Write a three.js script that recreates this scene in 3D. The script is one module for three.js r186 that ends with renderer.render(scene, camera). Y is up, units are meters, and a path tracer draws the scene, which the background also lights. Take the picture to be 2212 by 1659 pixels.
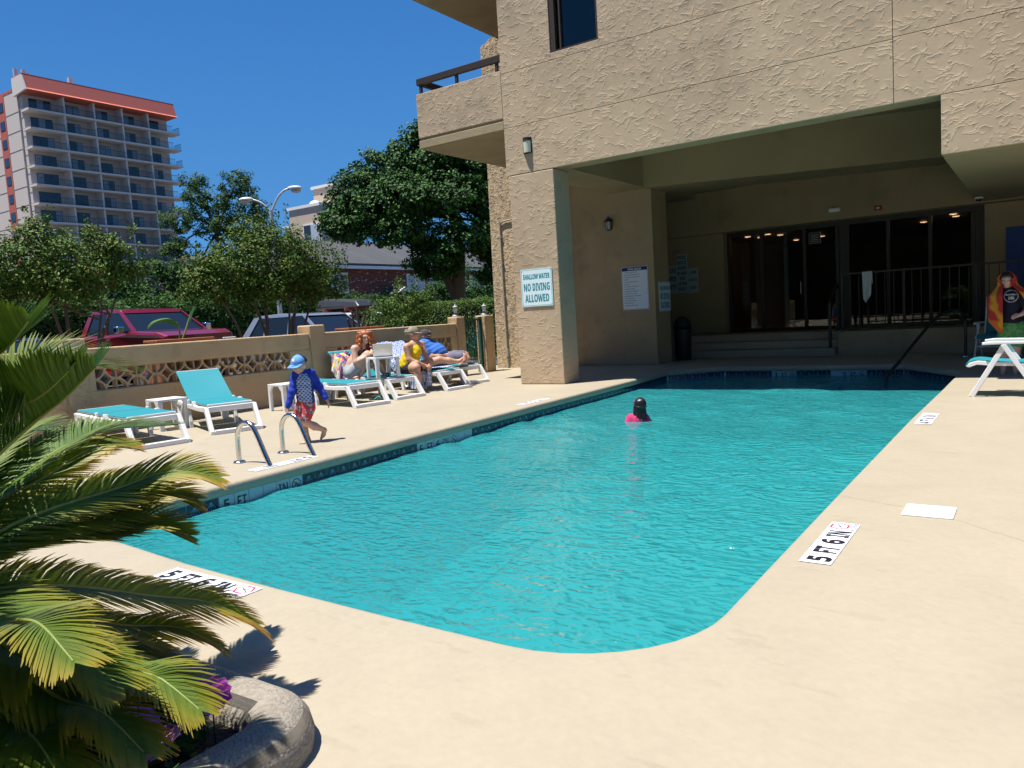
import * as THREE from 'three';
import { mergeGeometries, mergeVertices } from 'three/addons/utils/BufferGeometryUtils.js';
import { RoundedBoxGeometry } from 'three/addons/geometries/RoundedBoxGeometry.js';

// ---------- camera, sky, sun, exposure ----------
const scene = new THREE.Scene();
const D2R = Math.PI / 180;
const camera = new THREE.PerspectiveCamera(53.53, 4 / 3, 0.05, 1500);
const EYE = new THREE.Vector3(0, 1.25, 0);
const EYE_TURN = new THREE.Euler(-5.1125 * D2R, 34.837 * D2R, -3.483 * D2R, 'YXZ');
camera.position.copy(EYE); camera.rotation.copy(EYE_TURN);
const renderer = new THREE.WebGLRenderer({ antialias: true });
renderer.toneMapping = THREE.LinearToneMapping;
renderer.toneMappingExposure = 1.85;
renderer.shadowMap.enabled = true;
{
  const W = 256, H = 256, data = new Float32Array(W * H * 4);
  for (let j = 0; j < H; j++) {
    const e = Math.max(0, Math.sin(((j + 0.5) / H - 0.5) * Math.PI));
    const k = Math.pow(1 - e, 2.6), c = [0.0095 + 0.058 * k, 0.074 + 0.135 * k, 0.265 + 0.16 * k];
    for (let i = 0; i < W; i++) { const o = (j * W + i) * 4; data[o] = c[0]; data[o + 1] = c[1]; data[o + 2] = c[2]; data[o + 3] = 1; }
  }
  const sky = new THREE.DataTexture(data, W, H, THREE.RGBAFormat, THREE.FloatType);
  sky.mapping = THREE.EquirectangularReflectionMapping; sky.magFilter = THREE.LinearFilter; sky.needsUpdate = true;
  scene.background = sky; scene.environment = sky;
}
const sun = new THREE.DirectionalLight(new THREE.Color(1, 0.955, 0.88), 4.4);
sun.position.set(-0.19 * 40, 40, 0.245 * 40); sun.target.position.set(-6, 0, -8); sun.position.add(sun.target.position);
sun.castShadow = true; sun.shadow.mapSize.set(4096, 4096);
Object.assign(sun.shadow.camera, { left: -40, right: 40, top: 40, bottom: -40, near: 1, far: 120 });
scene.add(sun, sun.target);

// ---------- helpers ----------
let seed = 12345;
const rnd = () => { seed = (seed + 0x6d2b79f5) | 0; let t = Math.imul(seed ^ (seed >>> 15), 1 | seed); t = (t + Math.imul(t ^ (t >>> 7), 61 | t)) ^ t; return ((t ^ (t >>> 14)) >>> 0) / 4294967296; };
const rr = (a, b) => a + (b - a) * rnd();
const V = (x, y, z) => new THREE.Vector3(x, y, z);
const mix = (a, b, t) => a + (b - a) * t, clamp = (x, a = 0, b = 1) => Math.min(b, Math.max(a, x));
const smooth = (a, b, x) => { const t = clamp((x - a) / (b - a)); return t * t * (3 - 2 * t); };
const used = {};
const numbered = (n) => { const k = (used[n] = (used[n] ?? -1) + 1); return k ? n + '_' + String(k).padStart(3, '0') : n; };
const lin = (c) => (Array.isArray(c) ? new THREE.Color().setRGB(...c) : new THREE.Color(c));
const std = (c, roughness = 0.8, o = {}) => new THREE.MeshStandardMaterial({ color: lin(c), roughness, metalness: 0, ...o });
const phys = (c, roughness = 0.5, o = {}) => new THREE.MeshPhysicalMaterial({ color: lin(c), roughness, metalness: 0, ...o });
function M(name, geo, mat, parent = scene) {
  const m = new THREE.Mesh(geo, mat); m.name = parent === scene ? numbered(name) : name;
  m.castShadow = m.receiveShadow = true; parent.add(m); return m;
}
function tag(o, label, category, group) { o.userData.label = label; o.userData.category = category; if (group) o.userData.group = group; return o; }
function kind(o, k) { o.userData.kind = k; return o; }
function thing(name, label, category, [x, y, z] = [0, 0, 0], turn = 0, group) {
  const g = new THREE.Group(); g.name = numbered(name); g.position.set(x, y, z); g.rotation.y = turn; scene.add(g); return tag(g, label, category, group);
}
function copyOf(root, [x, y, z], turn, label, group) {
  const c = root.clone(); c.name = numbered(root.name.replace(/_\d{3}$/, '')); c.userData = { ...root.userData }; c.position.set(x, y, z); c.rotation.y = turn; scene.add(c);
  if (label) c.userData.label = label; if (group) c.userData.group = group; return c;
}
function clean(g, keep = ['position', 'normal', 'uv']) {
  if (g.index) g = g.toNonIndexed();
  if (!g.attributes.normal) g.computeVertexNormals();
  if (!g.attributes.uv) g.setAttribute('uv', new THREE.BufferAttribute(new Float32Array(g.attributes.position.count * 2), 2));
  for (const k of Object.keys(g.attributes)) if (!keep.includes(k)) g.deleteAttribute(k);
  return g;
}
const join = (list) => mergeGeometries(list.map((g) => clean(g)));
// box between corners, uv in metres
function boxUV(g) {
  g = clean(g); const p = g.attributes.position, n = g.attributes.normal, u = g.attributes.uv;
  for (let i = 0; i < p.count; i++) {
    const ax = Math.abs(n.getX(i)), ay = Math.abs(n.getY(i)), az = Math.abs(n.getZ(i));
    if (ay > ax && ay > az) u.setXY(i, p.getX(i), p.getZ(i)); else if (ax > az) u.setXY(i, p.getZ(i), p.getY(i)); else u.setXY(i, p.getX(i), p.getY(i));
  }
  return g;
}
const bx = (x0, x1, y0, y1, z0, z1) => boxUV(new THREE.BoxGeometry(Math.abs(x1 - x0), Math.abs(y1 - y0), Math.abs(z1 - z0)).translate((x0 + x1) / 2, (y0 + y1) / 2, (z0 + z1) / 2));
const rb = (x0, x1, y0, y1, z0, z1, r = 0.01, s = 2) => boxUV(new RoundedBoxGeometry(Math.abs(x1 - x0), Math.abs(y1 - y0), Math.abs(z1 - z0), s, r).translate((x0 + x1) / 2, (y0 + y1) / 2, (z0 + z1) / 2));
function rod(a, b, r0, r1 = r0, seg = 10) {
  const d = new THREE.Vector3().subVectors(b, a), l = d.length(), g = new THREE.CylinderGeometry(r1, r0, l, seg);
  g.translate(0, l / 2, 0); g.applyQuaternion(new THREE.Quaternion().setFromUnitVectors(V(0, 1, 0), d.normalize())); return g.translate(a.x, a.y, a.z);
}
const tube = (pts, r, n = 24, seg = 8, closed = false, tension = 0.5) => new THREE.TubeGeometry(new THREE.CatmullRomCurve3(pts.map((p) => (p.isVector3 ? p : V(...p))), closed, 'catmullrom', tension), n, r, seg, closed);
// tapered tube through points with radii
function limb(pts, radii, n = 16, seg = 7) {
  const c = new THREE.CatmullRomCurve3(pts.map((p) => (p.isVector3 ? p : V(...p)))), fr = c.computeFrenetFrames(n), pos = [], idx = [], uv = [];
  for (let i = 0; i <= n; i++) {
    const p = c.getPointAt(i / n), t = (i / n) * (radii.length - 1), k = Math.min(radii.length - 2, Math.floor(t)), r = mix(radii[k], radii[k + 1], t - k);
    for (let j = 0; j <= seg; j++) { const a = (j / seg) * 2 * Math.PI, q = p.clone().addScaledVector(fr.normals[i], Math.cos(a) * r).addScaledVector(fr.binormals[i], Math.sin(a) * r); pos.push(q.x, q.y, q.z); uv.push(j / seg, i / n * 3); }
  }
  for (let i = 0; i < n; i++) for (let j = 0; j < seg; j++) { const a = i * (seg + 1) + j, b = a + seg + 1; idx.push(a, b, a + 1, b, b + 1, a + 1); }
  const g = new THREE.BufferGeometry(); g.setAttribute('position', new THREE.Float32BufferAttribute(pos, 3)); g.setAttribute('uv', new THREE.Float32BufferAttribute(uv, 2)); g.setIndex(idx); g.computeVertexNormals(); return clean(g);
}
const shapeOf = (pts) => new THREE.Shape(pts.map(([x, y]) => new THREE.Vector2(x, y)));
// outline in the xy plane, extruded from z0 to z1
function ext(pts, z0, z1, bevel = 0, holes = []) {
  const s = Array.isArray(pts) ? shapeOf(pts) : pts; for (const h of holes) s.holes.push(new THREE.Path(h.map(([x, y]) => new THREE.Vector2(x, y))));
  const g = new THREE.ExtrudeGeometry(s, { depth: Math.abs(z1 - z0) - 2 * bevel, bevelEnabled: bevel > 0, bevelThickness: bevel, bevelSize: bevel, bevelOffset: -bevel, bevelSegments: 2, curveSegments: 10 });
  return boxUV(g.translate(0, 0, Math.min(z0, z1) + bevel));
}
// outline in plan (x, z), extruded from y0 to y1
function plan(pts, y0, y1, holes = [], bevel = 0) {
  const g = ext(pts.map(([x, z]) => [x, -z]), y0, y1, bevel, holes.map((h) => h.map(([x, z]) => [x, -z]))); return boxUV(g.rotateX(-Math.PI / 2));
}
function quadGeo(a, b, c, d) {
  const g = new THREE.BufferGeometry(); g.setAttribute('position', new THREE.Float32BufferAttribute([...a, ...b, ...c, ...a, ...c, ...d], 3));
  g.setAttribute('uv', new THREE.Float32BufferAttribute([0, 0, 1, 0, 1, 1, 0, 0, 1, 1, 0, 1], 2)); g.computeVertexNormals(); return g;
}
// ---------- noise and textures ----------
function hash2(x, y, s) { let h = Math.imul(x, 374761393) ^ Math.imul(y, 668265263) ^ Math.imul(s, 2246822519); h = Math.imul(h ^ (h >>> 13), 1274126177); return ((h ^ (h >>> 16)) >>> 0) / 4294967296; }
function vnoise(x, y, per, s) { // value noise with period per
  const xi = Math.floor(x), yi = Math.floor(y), fx = x - xi, fy = y - yi, u = fx * fx * (3 - 2 * fx), v = fy * fy * (3 - 2 * fy), w = (a) => ((a % per) + per) % per;
  const h = (i, j) => hash2(w(xi + i), w(yi + j), s);
  return mix(mix(h(0, 0), h(1, 0), u), mix(h(0, 1), h(1, 1), u), v);
}
function fbm(u, v, base, oct, s) { let a = 0.5, r = 0, t = 0; for (let o = 0, f = base; o < oct; o++, f *= 2, a *= 0.5) { r += a * vnoise(u * f, v * f, f, s + o); t += a; } return r / t; }
function dataTex(n, fn, srgb = false, rep = 1, m = n) {
  const d = new Uint8Array(n * m * 4);
  for (let j = 0; j < m; j++) for (let i = 0; i < n; i++) { const c = fn(i / n, j / m, i, j), o = (j * n + i) * 4; if (typeof c === 'number') { const b = clamp(c) * 255; d[o] = d[o + 1] = d[o + 2] = b; } else { d[o] = clamp(c[0]) * 255; d[o + 1] = clamp(c[1]) * 255; d[o + 2] = clamp(c[2]) * 255; } d[o + 3] = 255; }
  const t = new THREE.DataTexture(d, n, m); t.wrapS = t.wrapT = THREE.RepeatWrapping; t.magFilter = THREE.LinearFilter; t.repeat.set(rep, rep); if (srgb) t.colorSpace = THREE.SRGBColorSpace; t.needsUpdate = true; return t;
}
function canvasTex(w, h, draw) {
  const c = document.createElement('canvas'); c.width = w; c.height = h; const g = c.getContext('2d'); draw(g, w, h);
  const t = new THREE.CanvasTexture(c); t.colorSpace = THREE.SRGBColorSpace; t.magFilter = THREE.LinearFilter; return t;
}
// a pixel of the photograph (2212 wide) gives a direction; distances come from what the thing touches
const toWorld = new THREE.Matrix4().makeRotationFromEuler(EYE_TURN);
const rayOf = (px, py) => V((px - 1106) * 3072 / 2212, -(py - 829.5) * 3072 / 2212, -2283.6).applyMatrix4(toWorld).normalize();
const atLevel = (px, py, y) => { const d = rayOf(px, py); return EYE.clone().addScaledVector(d, (y - EYE.y) / d.y); };
const atX = (px, py, x) => { const d = rayOf(px, py); return EYE.clone().addScaledVector(d, (x - EYE.x) / d.x); };
// ---------- shared surface materials ----------
const speck = dataTex(512, (u, v) => 0.5 + 0.5 * (fbm(u, v, 32, 4, 3) - 0.5) + 0.25 * (fbm(u, v, 4, 3, 9) - 0.5));
// trowelled stucco: short ragged plaster edges, sharp on one side and feathered out on the other
function trowel(n, metres, count, len, s0, soft = 0.035) {
  const h = new Float32Array(n * n), keep = seed, pm = n / metres; seed = s0;
  for (let k = 0; k < count; k++) {
    const cx = rnd() * n, cy = rnd() * n, L = len * Math.pow(rnd(), 1.6) * pm + len * 0.18 * pm, th = rr(-0.55, 0.55) + (rnd() < 0.16 ? rr(0.8, 1.6) : 0), bend = rr(-0.9, 0.9) / Math.max(L, 1), up = rnd() < 0.5 ? 1 : -1, lift = rr(0.25, 1), fe = soft * pm * rr(0.5, 1.6), sh = 0.0045 * pm, R = Math.ceil(L / 2 + fe * 2.5), ct = Math.cos(th), st = Math.sin(th), sd = Math.floor(rr(0, 9999));
    for (let y = -R; y <= R; y++) for (let x = -R; x <= R; x++) {
      const u = x * ct + y * st, v0 = -x * st + y * ct, a = 2 * Math.abs(u) / L; if (a > 1) continue;
      const jag = 0.022 * pm * (vnoise(u * 0.11 + 500, k * 3.1, 8192, sd) - 0.5) + 0.012 * pm * (vnoise(u * 0.35 + 500, k * 3.1 + 9, 8192, sd) - 0.5), v = up * (v0 - bend * u * u - jag);
      const e = v < -sh ? 0 : v < 0 ? 1 + v / sh : Math.exp(-v / fe); if (e < 0.03) continue;
      const o = (((Math.round(cy) + y) % n + n) % n) * n + ((Math.round(cx) + x) % n + n) % n, hh = lift * e * (1 - a * a * a); h[o] = Math.max(h[o], hh) + 0.25 * Math.min(h[o], hh);
    }
  }
  seed = keep;
  const t = dataTex(n, (u, v, i, j) => clamp(h[j * n + i] * 0.7 + 0.10 * fbm(u, v, 90, 3, 5) + 0.16 * fbm(u, v, 7, 3, 6)));
  t.repeat.set(1 / metres, 1 / metres); return t;
}
const stuccoBump = trowel(1536, 4.1, 2300, 0.2, 77, 0.018);
const roughBump = trowel(1024, 2.2, 3000, 0.09, 78, 0.02);
const paintVary = dataTex(512, (u, v) => { const k = 0.93 + 0.14 * (fbm(u, v, 4, 5, 21) - 0.5) - 0.05 * smooth(0.62, 0.8, fbm(u, v, 9, 4, 31)); return [k, k * 0.998, k * 0.99]; }, true);
const repTex = (t, r, r2 = r) => { const c = t.clone(); c.repeat.set(r, r2); c.needsUpdate = true; return c; };
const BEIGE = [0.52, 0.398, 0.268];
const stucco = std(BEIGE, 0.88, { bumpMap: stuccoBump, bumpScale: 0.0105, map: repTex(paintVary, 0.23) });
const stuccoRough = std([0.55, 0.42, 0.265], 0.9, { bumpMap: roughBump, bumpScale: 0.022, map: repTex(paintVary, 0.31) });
const smoothPaintShaded = std([0.38, 0.30, 0.175], 0.85, { bumpMap: repTex(speck, 0.9), bumpScale: 0.004, map: repTex(paintVary, 0.3) });  // darker than the stucco: shade of the recess is put into the colour
const soffitPaintShaded = std([0.38, 0.30, 0.175], 0.85, { bumpMap: repTex(speck, 1.3), bumpScale: 0.003, map: repTex(paintVary, 0.21) });  // ceilings and beams share that colour darkened for shade
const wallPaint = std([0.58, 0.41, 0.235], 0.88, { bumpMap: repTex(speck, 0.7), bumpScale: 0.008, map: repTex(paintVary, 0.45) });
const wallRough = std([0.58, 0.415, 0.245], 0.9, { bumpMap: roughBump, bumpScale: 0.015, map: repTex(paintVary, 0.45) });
const innerPaintShaded = std([0.36, 0.275, 0.16], 0.88, { map: repTex(paintVary, 0.3) }), loggiaPaint = std([0.46, 0.335, 0.19], 0.88, { bumpMap: roughBump, bumpScale: 0.004, map: repTex(paintVary, 0.45) });  // back walls and bulkhead: recess shade is mixed into their colour
const darkMetal = std([0.025, 0.02, 0.017], 0.5), bronze = std([0.06, 0.042, 0.03], 0.45, { metalness: 0.3 });
const steel = phys([0.62, 0.62, 0.6], 0.16, { metalness: 1, bumpMap: repTex(speck, 3, 12), bumpScale: 0.0006 });
const whitePlastic = phys([0.72, 0.72, 0.72], 0.42), whitePaint = std([0.75, 0.75, 0.74], 0.55);
const glassDark = phys([0.02, 0.024, 0.028], 0.04, { specularIntensity: 1, clearcoat: 0.6, clearcoatRoughness: 0.02 });
const paneMat = phys([0.62, 0.66, 0.66], 0.0, { transmission: 1, thickness: 0, ior: 1.5 });
const turquoise = phys([0.003, 0.225, 0.275], 0.6, { sheen: 0.3, sheenColor: new THREE.Color(0.3, 0.8, 0.8), bumpMap: repTex(speck, 14), bumpScale: 0.0006 });

// ---------- ground, deck, pool ----------
const arc = (cx, cz, r, a0, a1, n) => Array.from({ length: n + 1 }, (_, i) => { const a = mix(a0, a1, i / n) * D2R; return [cx + r * Math.cos(a), cz + r * Math.sin(a)]; });
// pool outline in plan, clockwise seen from above, starting at the deep end
const POOL = [[-5.30, -2.46], [-4.84, -2.42], [-3.9, -2.34], [-3.08, -2.305], [-2.3, -2.29], ...arc(-1.68, -2.91, 0.62, 90, 0, 9), [-1.06, -5], [-1.05, -8.3], [-1.01, -11], [-0.99, -13.28], ...[[-1.02, -13.42], [-1.86, -14.65], [-1.98, -14.72]], [-3.5, -14.71], [-5.05, -14.71], [-5.13, -14.68], [-5.90, -13.9], [-5.93, -13.8], [-5.87, -12.2], [-5.76, -8.4], [-5.62, -4.9], [-5.55, -3.2], [-5.52, -2.7], [-5.47, -2.53]];
function offset(pts, d) { // outwards by d
  const n = pts.length, area = pts.reduce((s, p, i) => { const q = pts[(i + 1) % n]; return s + p[0] * q[1] - q[0] * p[1]; }, 0), sg = area > 0 ? 1 : -1;
  return pts.map((p, i) => {
    const a = pts[(i + n - 1) % n], b = pts[(i + 1) % n], n1 = [p[1] - a[1], a[0] - p[0]], n2 = [b[1] - p[1], p[0] - b[0]], l1 = Math.hypot(...n1), l2 = Math.hypot(...n2);
    const m = [n1[0] / l1 + n2[0] / l2, n1[1] / l1 + n2[1] / l2], l = Math.hypot(...m), c = l / 2; return [p[0] + (m[0] / l) * d / Math.max(c, 0.4) * sg, p[1] + (m[1] / l) * d / Math.max(c, 0.4) * sg];
  });
}
function sweepRing(pts, profile) { // profile: [outward offset, y]
  const rings = profile.map(([o, y]) => offset(pts, o).map(([x, z]) => [x, y, z])), pos = [], n = pts.length;
  for (let k = 0; k < rings.length - 1; k++) for (let i = 0; i < n; i++) { const j = (i + 1) % n, a = rings[k][i], b = rings[k][j], c = rings[k + 1][j], d = rings[k + 1][i]; pos.push(...a, ...b, ...c, ...a, ...c, ...d); }
  const g = new THREE.BufferGeometry(); g.setAttribute('position', new THREE.Float32BufferAttribute(pos, 3)); const m = mergeVertices(g, 1e-4); m.computeVertexNormals(); return boxUV(m);
}
const deckTone = dataTex(1024, (u, v) => {
  const a = fbm(u, v, 3, 5, 41), b = fbm(u, v, 24, 4, 42), st = smooth(0.6, 0.74, fbm(u, v, 6, 5, 43)), fine = fbm(u, v, 200, 2, 45);
  const k = 0.92 + 0.05 * (a - 0.5) + 0.035 * (b - 0.5) - 0.014 * st + 0.03 * (fine - 0.5), scuff = smooth(0.71, 0.76, fbm(u * 1, v * 3, 18, 4, 44)) * 0.025;
  return [k - scuff, (k - scuff) * 0.995 - 0.008 * a, (k - scuff * 1.1) * 0.985 - 0.02 * a];
}, true, 0.19);
const deckMat = std([0.44, 0.388, 0.295], 0.62, { map: deckTone, bumpMap: repTex(speck, 0.8), bumpScale: 0.004, roughnessMap: null });
const groundMat = std([0.10, 0.10, 0.085], 0.95, { map: repTex(paintVary, 0.02) });
const asphalt = std([0.075, 0.075, 0.078], 0.92, { map: repTex(paintVary, 0.08), bumpMap: repTex(speck, 1.5), bumpScale: 0.006 });
kind(M('ground', (() => { // a ring round the pool pit, reaching the horizon
  const g = plan([[-700, 500], [500, 500], [500, -700], [-700, -700]], -0.14, -0.12, [offset(POOL, 0.2)]); return g; })(), groundMat), 'structure');
kind(M('parking_lot', plan([[-45, 12], [-12.4, 12], [-12.4, -19], [-45, -19]], -0.11, -0.06), asphalt), 'structure');
kind(M('planting_strip', plan([[-12.4, 12], [-10.62, 12], [-10.62, -13.0], [-12.4, -13.0]], -0.11, 0.02), std([0.07, 0.045, 0.028], 1, { bumpMap: repTex(speck, 1.2), bumpScale: 0.05 })), 'structure');
const deck = kind(M('pool_deck', plan([[-10.6, 7], [7, 7], [7, -19.5], [-11.6, -19.5], [-11.6, -13.2], [-10.6, -13.2]], -0.1, 0, [offset(POOL, 0.28)]), deckMat), 'structure');
kind(M('pool_coping', sweepRing(POOL, [[0.28, 0], [0.05, 0], [0.03, -0.003], [0.013, -0.011], [0.003, -0.024], [0, -0.045], [0, -0.075], [0.006, -0.092], [0.018, -0.099], [0.15, -0.099]]), deckMat), 'structure');
const WATER = -0.188;
const plaster = std([0.56, 0.70, 0.68], 0.8, { map: repTex(paintVary, 0.4) });
const floorY = (z) => mix(-1.75, -1.05, smooth(-4, -12, z));
const basin = new THREE.Group(); basin.name = 'pool_basin'; scene.add(basin); kind(basin, 'structure');
{
  const prof = [[0.042, 0, 0.097], [0.042, 0.45, 0], [0.02, 0.6, 0], [-0.06, 0.75, 0], [-0.18, 0.87, 0], [-0.34, 0.95, 0], [-0.55, 0.99, 0], [-0.75, 1.002, 0]];
  const rings = prof.map(([o, f, t]) => offset(POOL, o).map(([x, z]) => [x, f ? f * floorY(z) : -t, z])), n = POOL.length, pos = [];
  for (let k = 0; k < rings.length - 1; k++) for (let i = 0; i < n; i++) { const j = (i + 1) % n, a = rings[k][i], b = rings[k][j], c = rings[k + 1][j], d = rings[k + 1][i]; pos.push(...a, ...b, ...c, ...a, ...c, ...d); }
  let g = new THREE.BufferGeometry(); g.setAttribute('position', new THREE.Float32BufferAttribute(pos, 3)); g = mergeVertices(g, 1e-4); g.computeVertexNormals(); M('wall', boxUV(g), plaster, basin);
  const fl = []; const zs = Array.from({ length: 26 }, (_, i) => mix(-2.2, -14.8, i / 25));
  for (let i = 0; i < 25; i++) fl.push(quadGeo([-6.05, floorY(zs[i]), zs[i]], [-0.9, floorY(zs[i]), zs[i]], [-0.9, floorY(zs[i + 1]), zs[i + 1]], [-6.05, floorY(zs[i + 1]), zs[i + 1]]));
  M('floor', boxUV(join(fl)), plaster, basin);
  // steps in the far right corner, each with a dark edge strip
  for (let k = 0; k < 3; k++) {
    const r = 0.75 + 0.45 * k, y = -0.36 - 0.25 * k, pts = arc(-0.95, -14.9, r * 1.35 + 0.75, 78, 200, 16);
    M('step', plan([...pts, [-0.95, -14.9]], floorY(-13) - 0.05, y), plaster, basin);
    M('step_edge', join(pts.slice(1).map((p, i) => rod(V(pts[i][0], y + 0.004, pts[i][1]), V(p[0], y + 0.004, p[1]), 0.02, 0.02, 5))), std([0.01, 0.015, 0.05], 0.6), basin);
  }
}
// hairline cracks in the deck paint
for (const [a, b] of [[[-1.02, -5.0], [-0.66, -4.86]], [[-0.36, -4.66], [0.05, -4.28]], [[0.02, -4.30], [0.16, -4.22]], [[-0.2, -2.1], [0.7, -1.75]], [[-9.0, -3.55], [-7.6, -3.35]]]) { const pts = []; for (let i = 0; i <= 12; i++) pts.push([mix(a[0], b[0], i / 12) + rr(-0.008, 0.008), 0.0005, mix(a[1], b[1], i / 12) + rr(-0.008, 0.008)]); kind(M('deck_crack', tube(pts, 0.0009, 24, 4), std([0.28, 0.23, 0.16], 0.9)), 'structure'); }
// waterline tiles: navy with a pale fan, some with depth lettering
const tileFan = canvasTex(128, 128, (g) => {
  g.fillStyle = '#0b1636'; g.fillRect(0, 0, 128, 128); g.strokeStyle = '#7f95b4'; g.lineWidth = 4;
  for (const a of [-0.62, -0.32, 0, 0.32, 0.62]) { g.beginPath(); g.moveTo(64, 22); g.lineTo(64 + Math.sin(a) * 98, 22 + Math.cos(a) * 92); g.stroke(); }
  g.beginPath(); g.arc(64, 112, 20, Math.PI, 0); g.stroke(); g.lineWidth = 3; g.strokeRect(1, 1, 126, 126);
});
const letterTile = (txt, bg = '#a9bcc4') => canvasTex(128, 128, (g) => {
  g.fillStyle = bg; g.fillRect(0, 0, 128, 128); g.fillStyle = '#11141c'; g.strokeStyle = '#11141c'; g.textAlign = 'center'; g.textBaseline = 'middle';
  if (txt === '@') { g.lineWidth = 7; g.beginPath(); for (let k = 0; k < 8; k++) { const a = (k + 0.5) * Math.PI / 4; g.lineTo(64 + 46 * Math.cos(a), 64 + 46 * Math.sin(a)); } g.closePath(); g.stroke(); g.beginPath(); g.moveTo(34, 84); g.lineTo(62, 50); g.lineTo(94, 78); g.stroke(); g.beginPath(); g.moveTo(32, 32); g.lineTo(96, 96); g.stroke(); }
  else if (txt) { g.font = 'bold 110px sans-serif'; g.save(); g.translate(64, 68); g.scale(txt.length > 1 ? 0.78 : 1.05, 1); g.fillText(txt, 0, 0); g.restore(); }
});
const tileMats = {}, tileMat = (k) => (tileMats[k] ??= phys([1, 1, 1], 0.18, { map: k === 'fan' ? tileFan : letterTile(k), clearcoat: 0.4 }));
const tiles = new THREE.Group(); tiles.name = 'waterline_tiles'; scene.add(tiles); kind(tiles, 'structure');
{
  const tg = new THREE.BoxGeometry(0.147, 0.149, 0.012), line = offset(POOL, 0.034), n = line.length;
  const special = (x, z) => { // depth lettering set into the band
    if (x < -5.2) { const k = Math.round((-3.30 - z) / 0.15); return ({ 3: '5', 4: 'FT', 5: '', 6: '', 7: 'IN', 8: '@' })[k] ?? (() => { const q = Math.round((-6.35 - z) / 0.15); return ({ 0: '5', 1: 'FT', 2: '6', 3: 'IN', 4: '@', 5: '', 6: '' })[q]; })(); }
    if (z < -14.5) { const k = Math.round((x + 4.05) / 0.15); return ({ 0: '3', 1: 'FT', 2: '@', 7: '', 8: '3', 9: 'FT', 10: '@' })[k]; }
  };
  let carry = 0; const order = [...line.keys()];
  for (const i of order) {
    const [ax, az] = line[i], [bx2, bz] = line[(i + 1) % n], L = Math.hypot(bx2 - ax, bz - az); let s = carry;
    const ang = Math.atan2(-(bz - az), bx2 - ax);
    while (s < L) {
      const t = s / L, x = mix(ax, bx2, t), z = mix(az, bz, t), sp = special(x, z), m = M('tile', tg, tileMat(sp ?? 'fan'), tiles); m.position.set(x, -0.175, z); m.rotation.y = ang + Math.PI; s += 0.152;
    }
    carry = s - L;
  }
}
// water: a rippled sheet, lightly clouded
{
  const x0 = -6.0, x1 = -0.95, z0 = -2.24, z1 = -14.78, nx = 150, nz = 360, pos = new Float32Array((nx + 1) * (nz + 1) * 3), uv = new Float32Array((nx + 1) * (nz + 1) * 2), idx = [];
  const waves = []; for (let k = 0; k < 16; k++) { const l = rr(0.2, 0.85), a = rr(-0.9, 0.9) + Math.PI / 2 + 0.5; waves.push([Math.cos(a) * 6.28 / l, Math.sin(a) * 6.28 / l, rr(0, 6.28), 0.0026 * l]); }
  for (let j = 0, k = 0; j <= nz; j++) for (let i = 0; i <= nx; i++, k++) {
    const x = mix(x0, x1, i / nx), z = mix(z0, z1, j / nz), wx = x + 0.25 * (fbm(x / 13 + 3, z / 13 + 3, 16, 2, 61) - 0.5), wz = z + 0.25 * (fbm(x / 13 + 3, z / 13 + 3, 16, 2, 62) - 0.5);
    let y = WATER, am = 0.45 + 1.5 * smooth(0.35, 0.68, fbm(x / 13 + 5, z / 13 + 5, 8, 3, 64)); for (const [a, b, p, m] of waves) y += am * m * Math.sin(a * wx + b * wz + p);
    const dg = Math.hypot(x + 3.95, z + 8.26); y += 0.006 * Math.exp(-dg * 1.2) * Math.sin(dg * 22);
    pos.set([x, y, z], k * 3); uv.set([x, z], k * 2);
  }
  for (let j = 0; j < nz; j++) for (let i = 0; i < nx; i++) { const a = j * (nx + 1) + i, b = a + nx + 1; idx.push(a, a + 1, b, a + 1, b + 1, b); }
  const g = new THREE.BufferGeometry(); g.setAttribute('position', new THREE.BufferAttribute(pos, 3)); g.setAttribute('uv', new THREE.BufferAttribute(uv, 2)); g.setIndex(idx); g.computeVertexNormals();
  const ripple = dataTex(1024, (u, v) => { const wu = u + 0.02 * (fbm(u, v, 8, 3, 71) - 0.5), wv = v + 0.02 * (fbm(u, v, 8, 3, 72) - 0.5), r = (s, b1, b2) => 1 - Math.abs(2 * fbm(wu * b1, wv * b2, 1 * 16, 2, s) - 1); return 0.55 * r(73, 1, 1) + 0.45 * r(75, 2, 2) * 0.8; });
  ripple.repeat.set(0.42, 0.62);
  kind(M('pool_water', g, phys([0.044, 0.445, 0.475], 0.05, { transmission: 0.55, thickness: 0, ior: 1.33, bumpMap: ripple, bumpScale: 0.035 })), 'structure');
}
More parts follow.
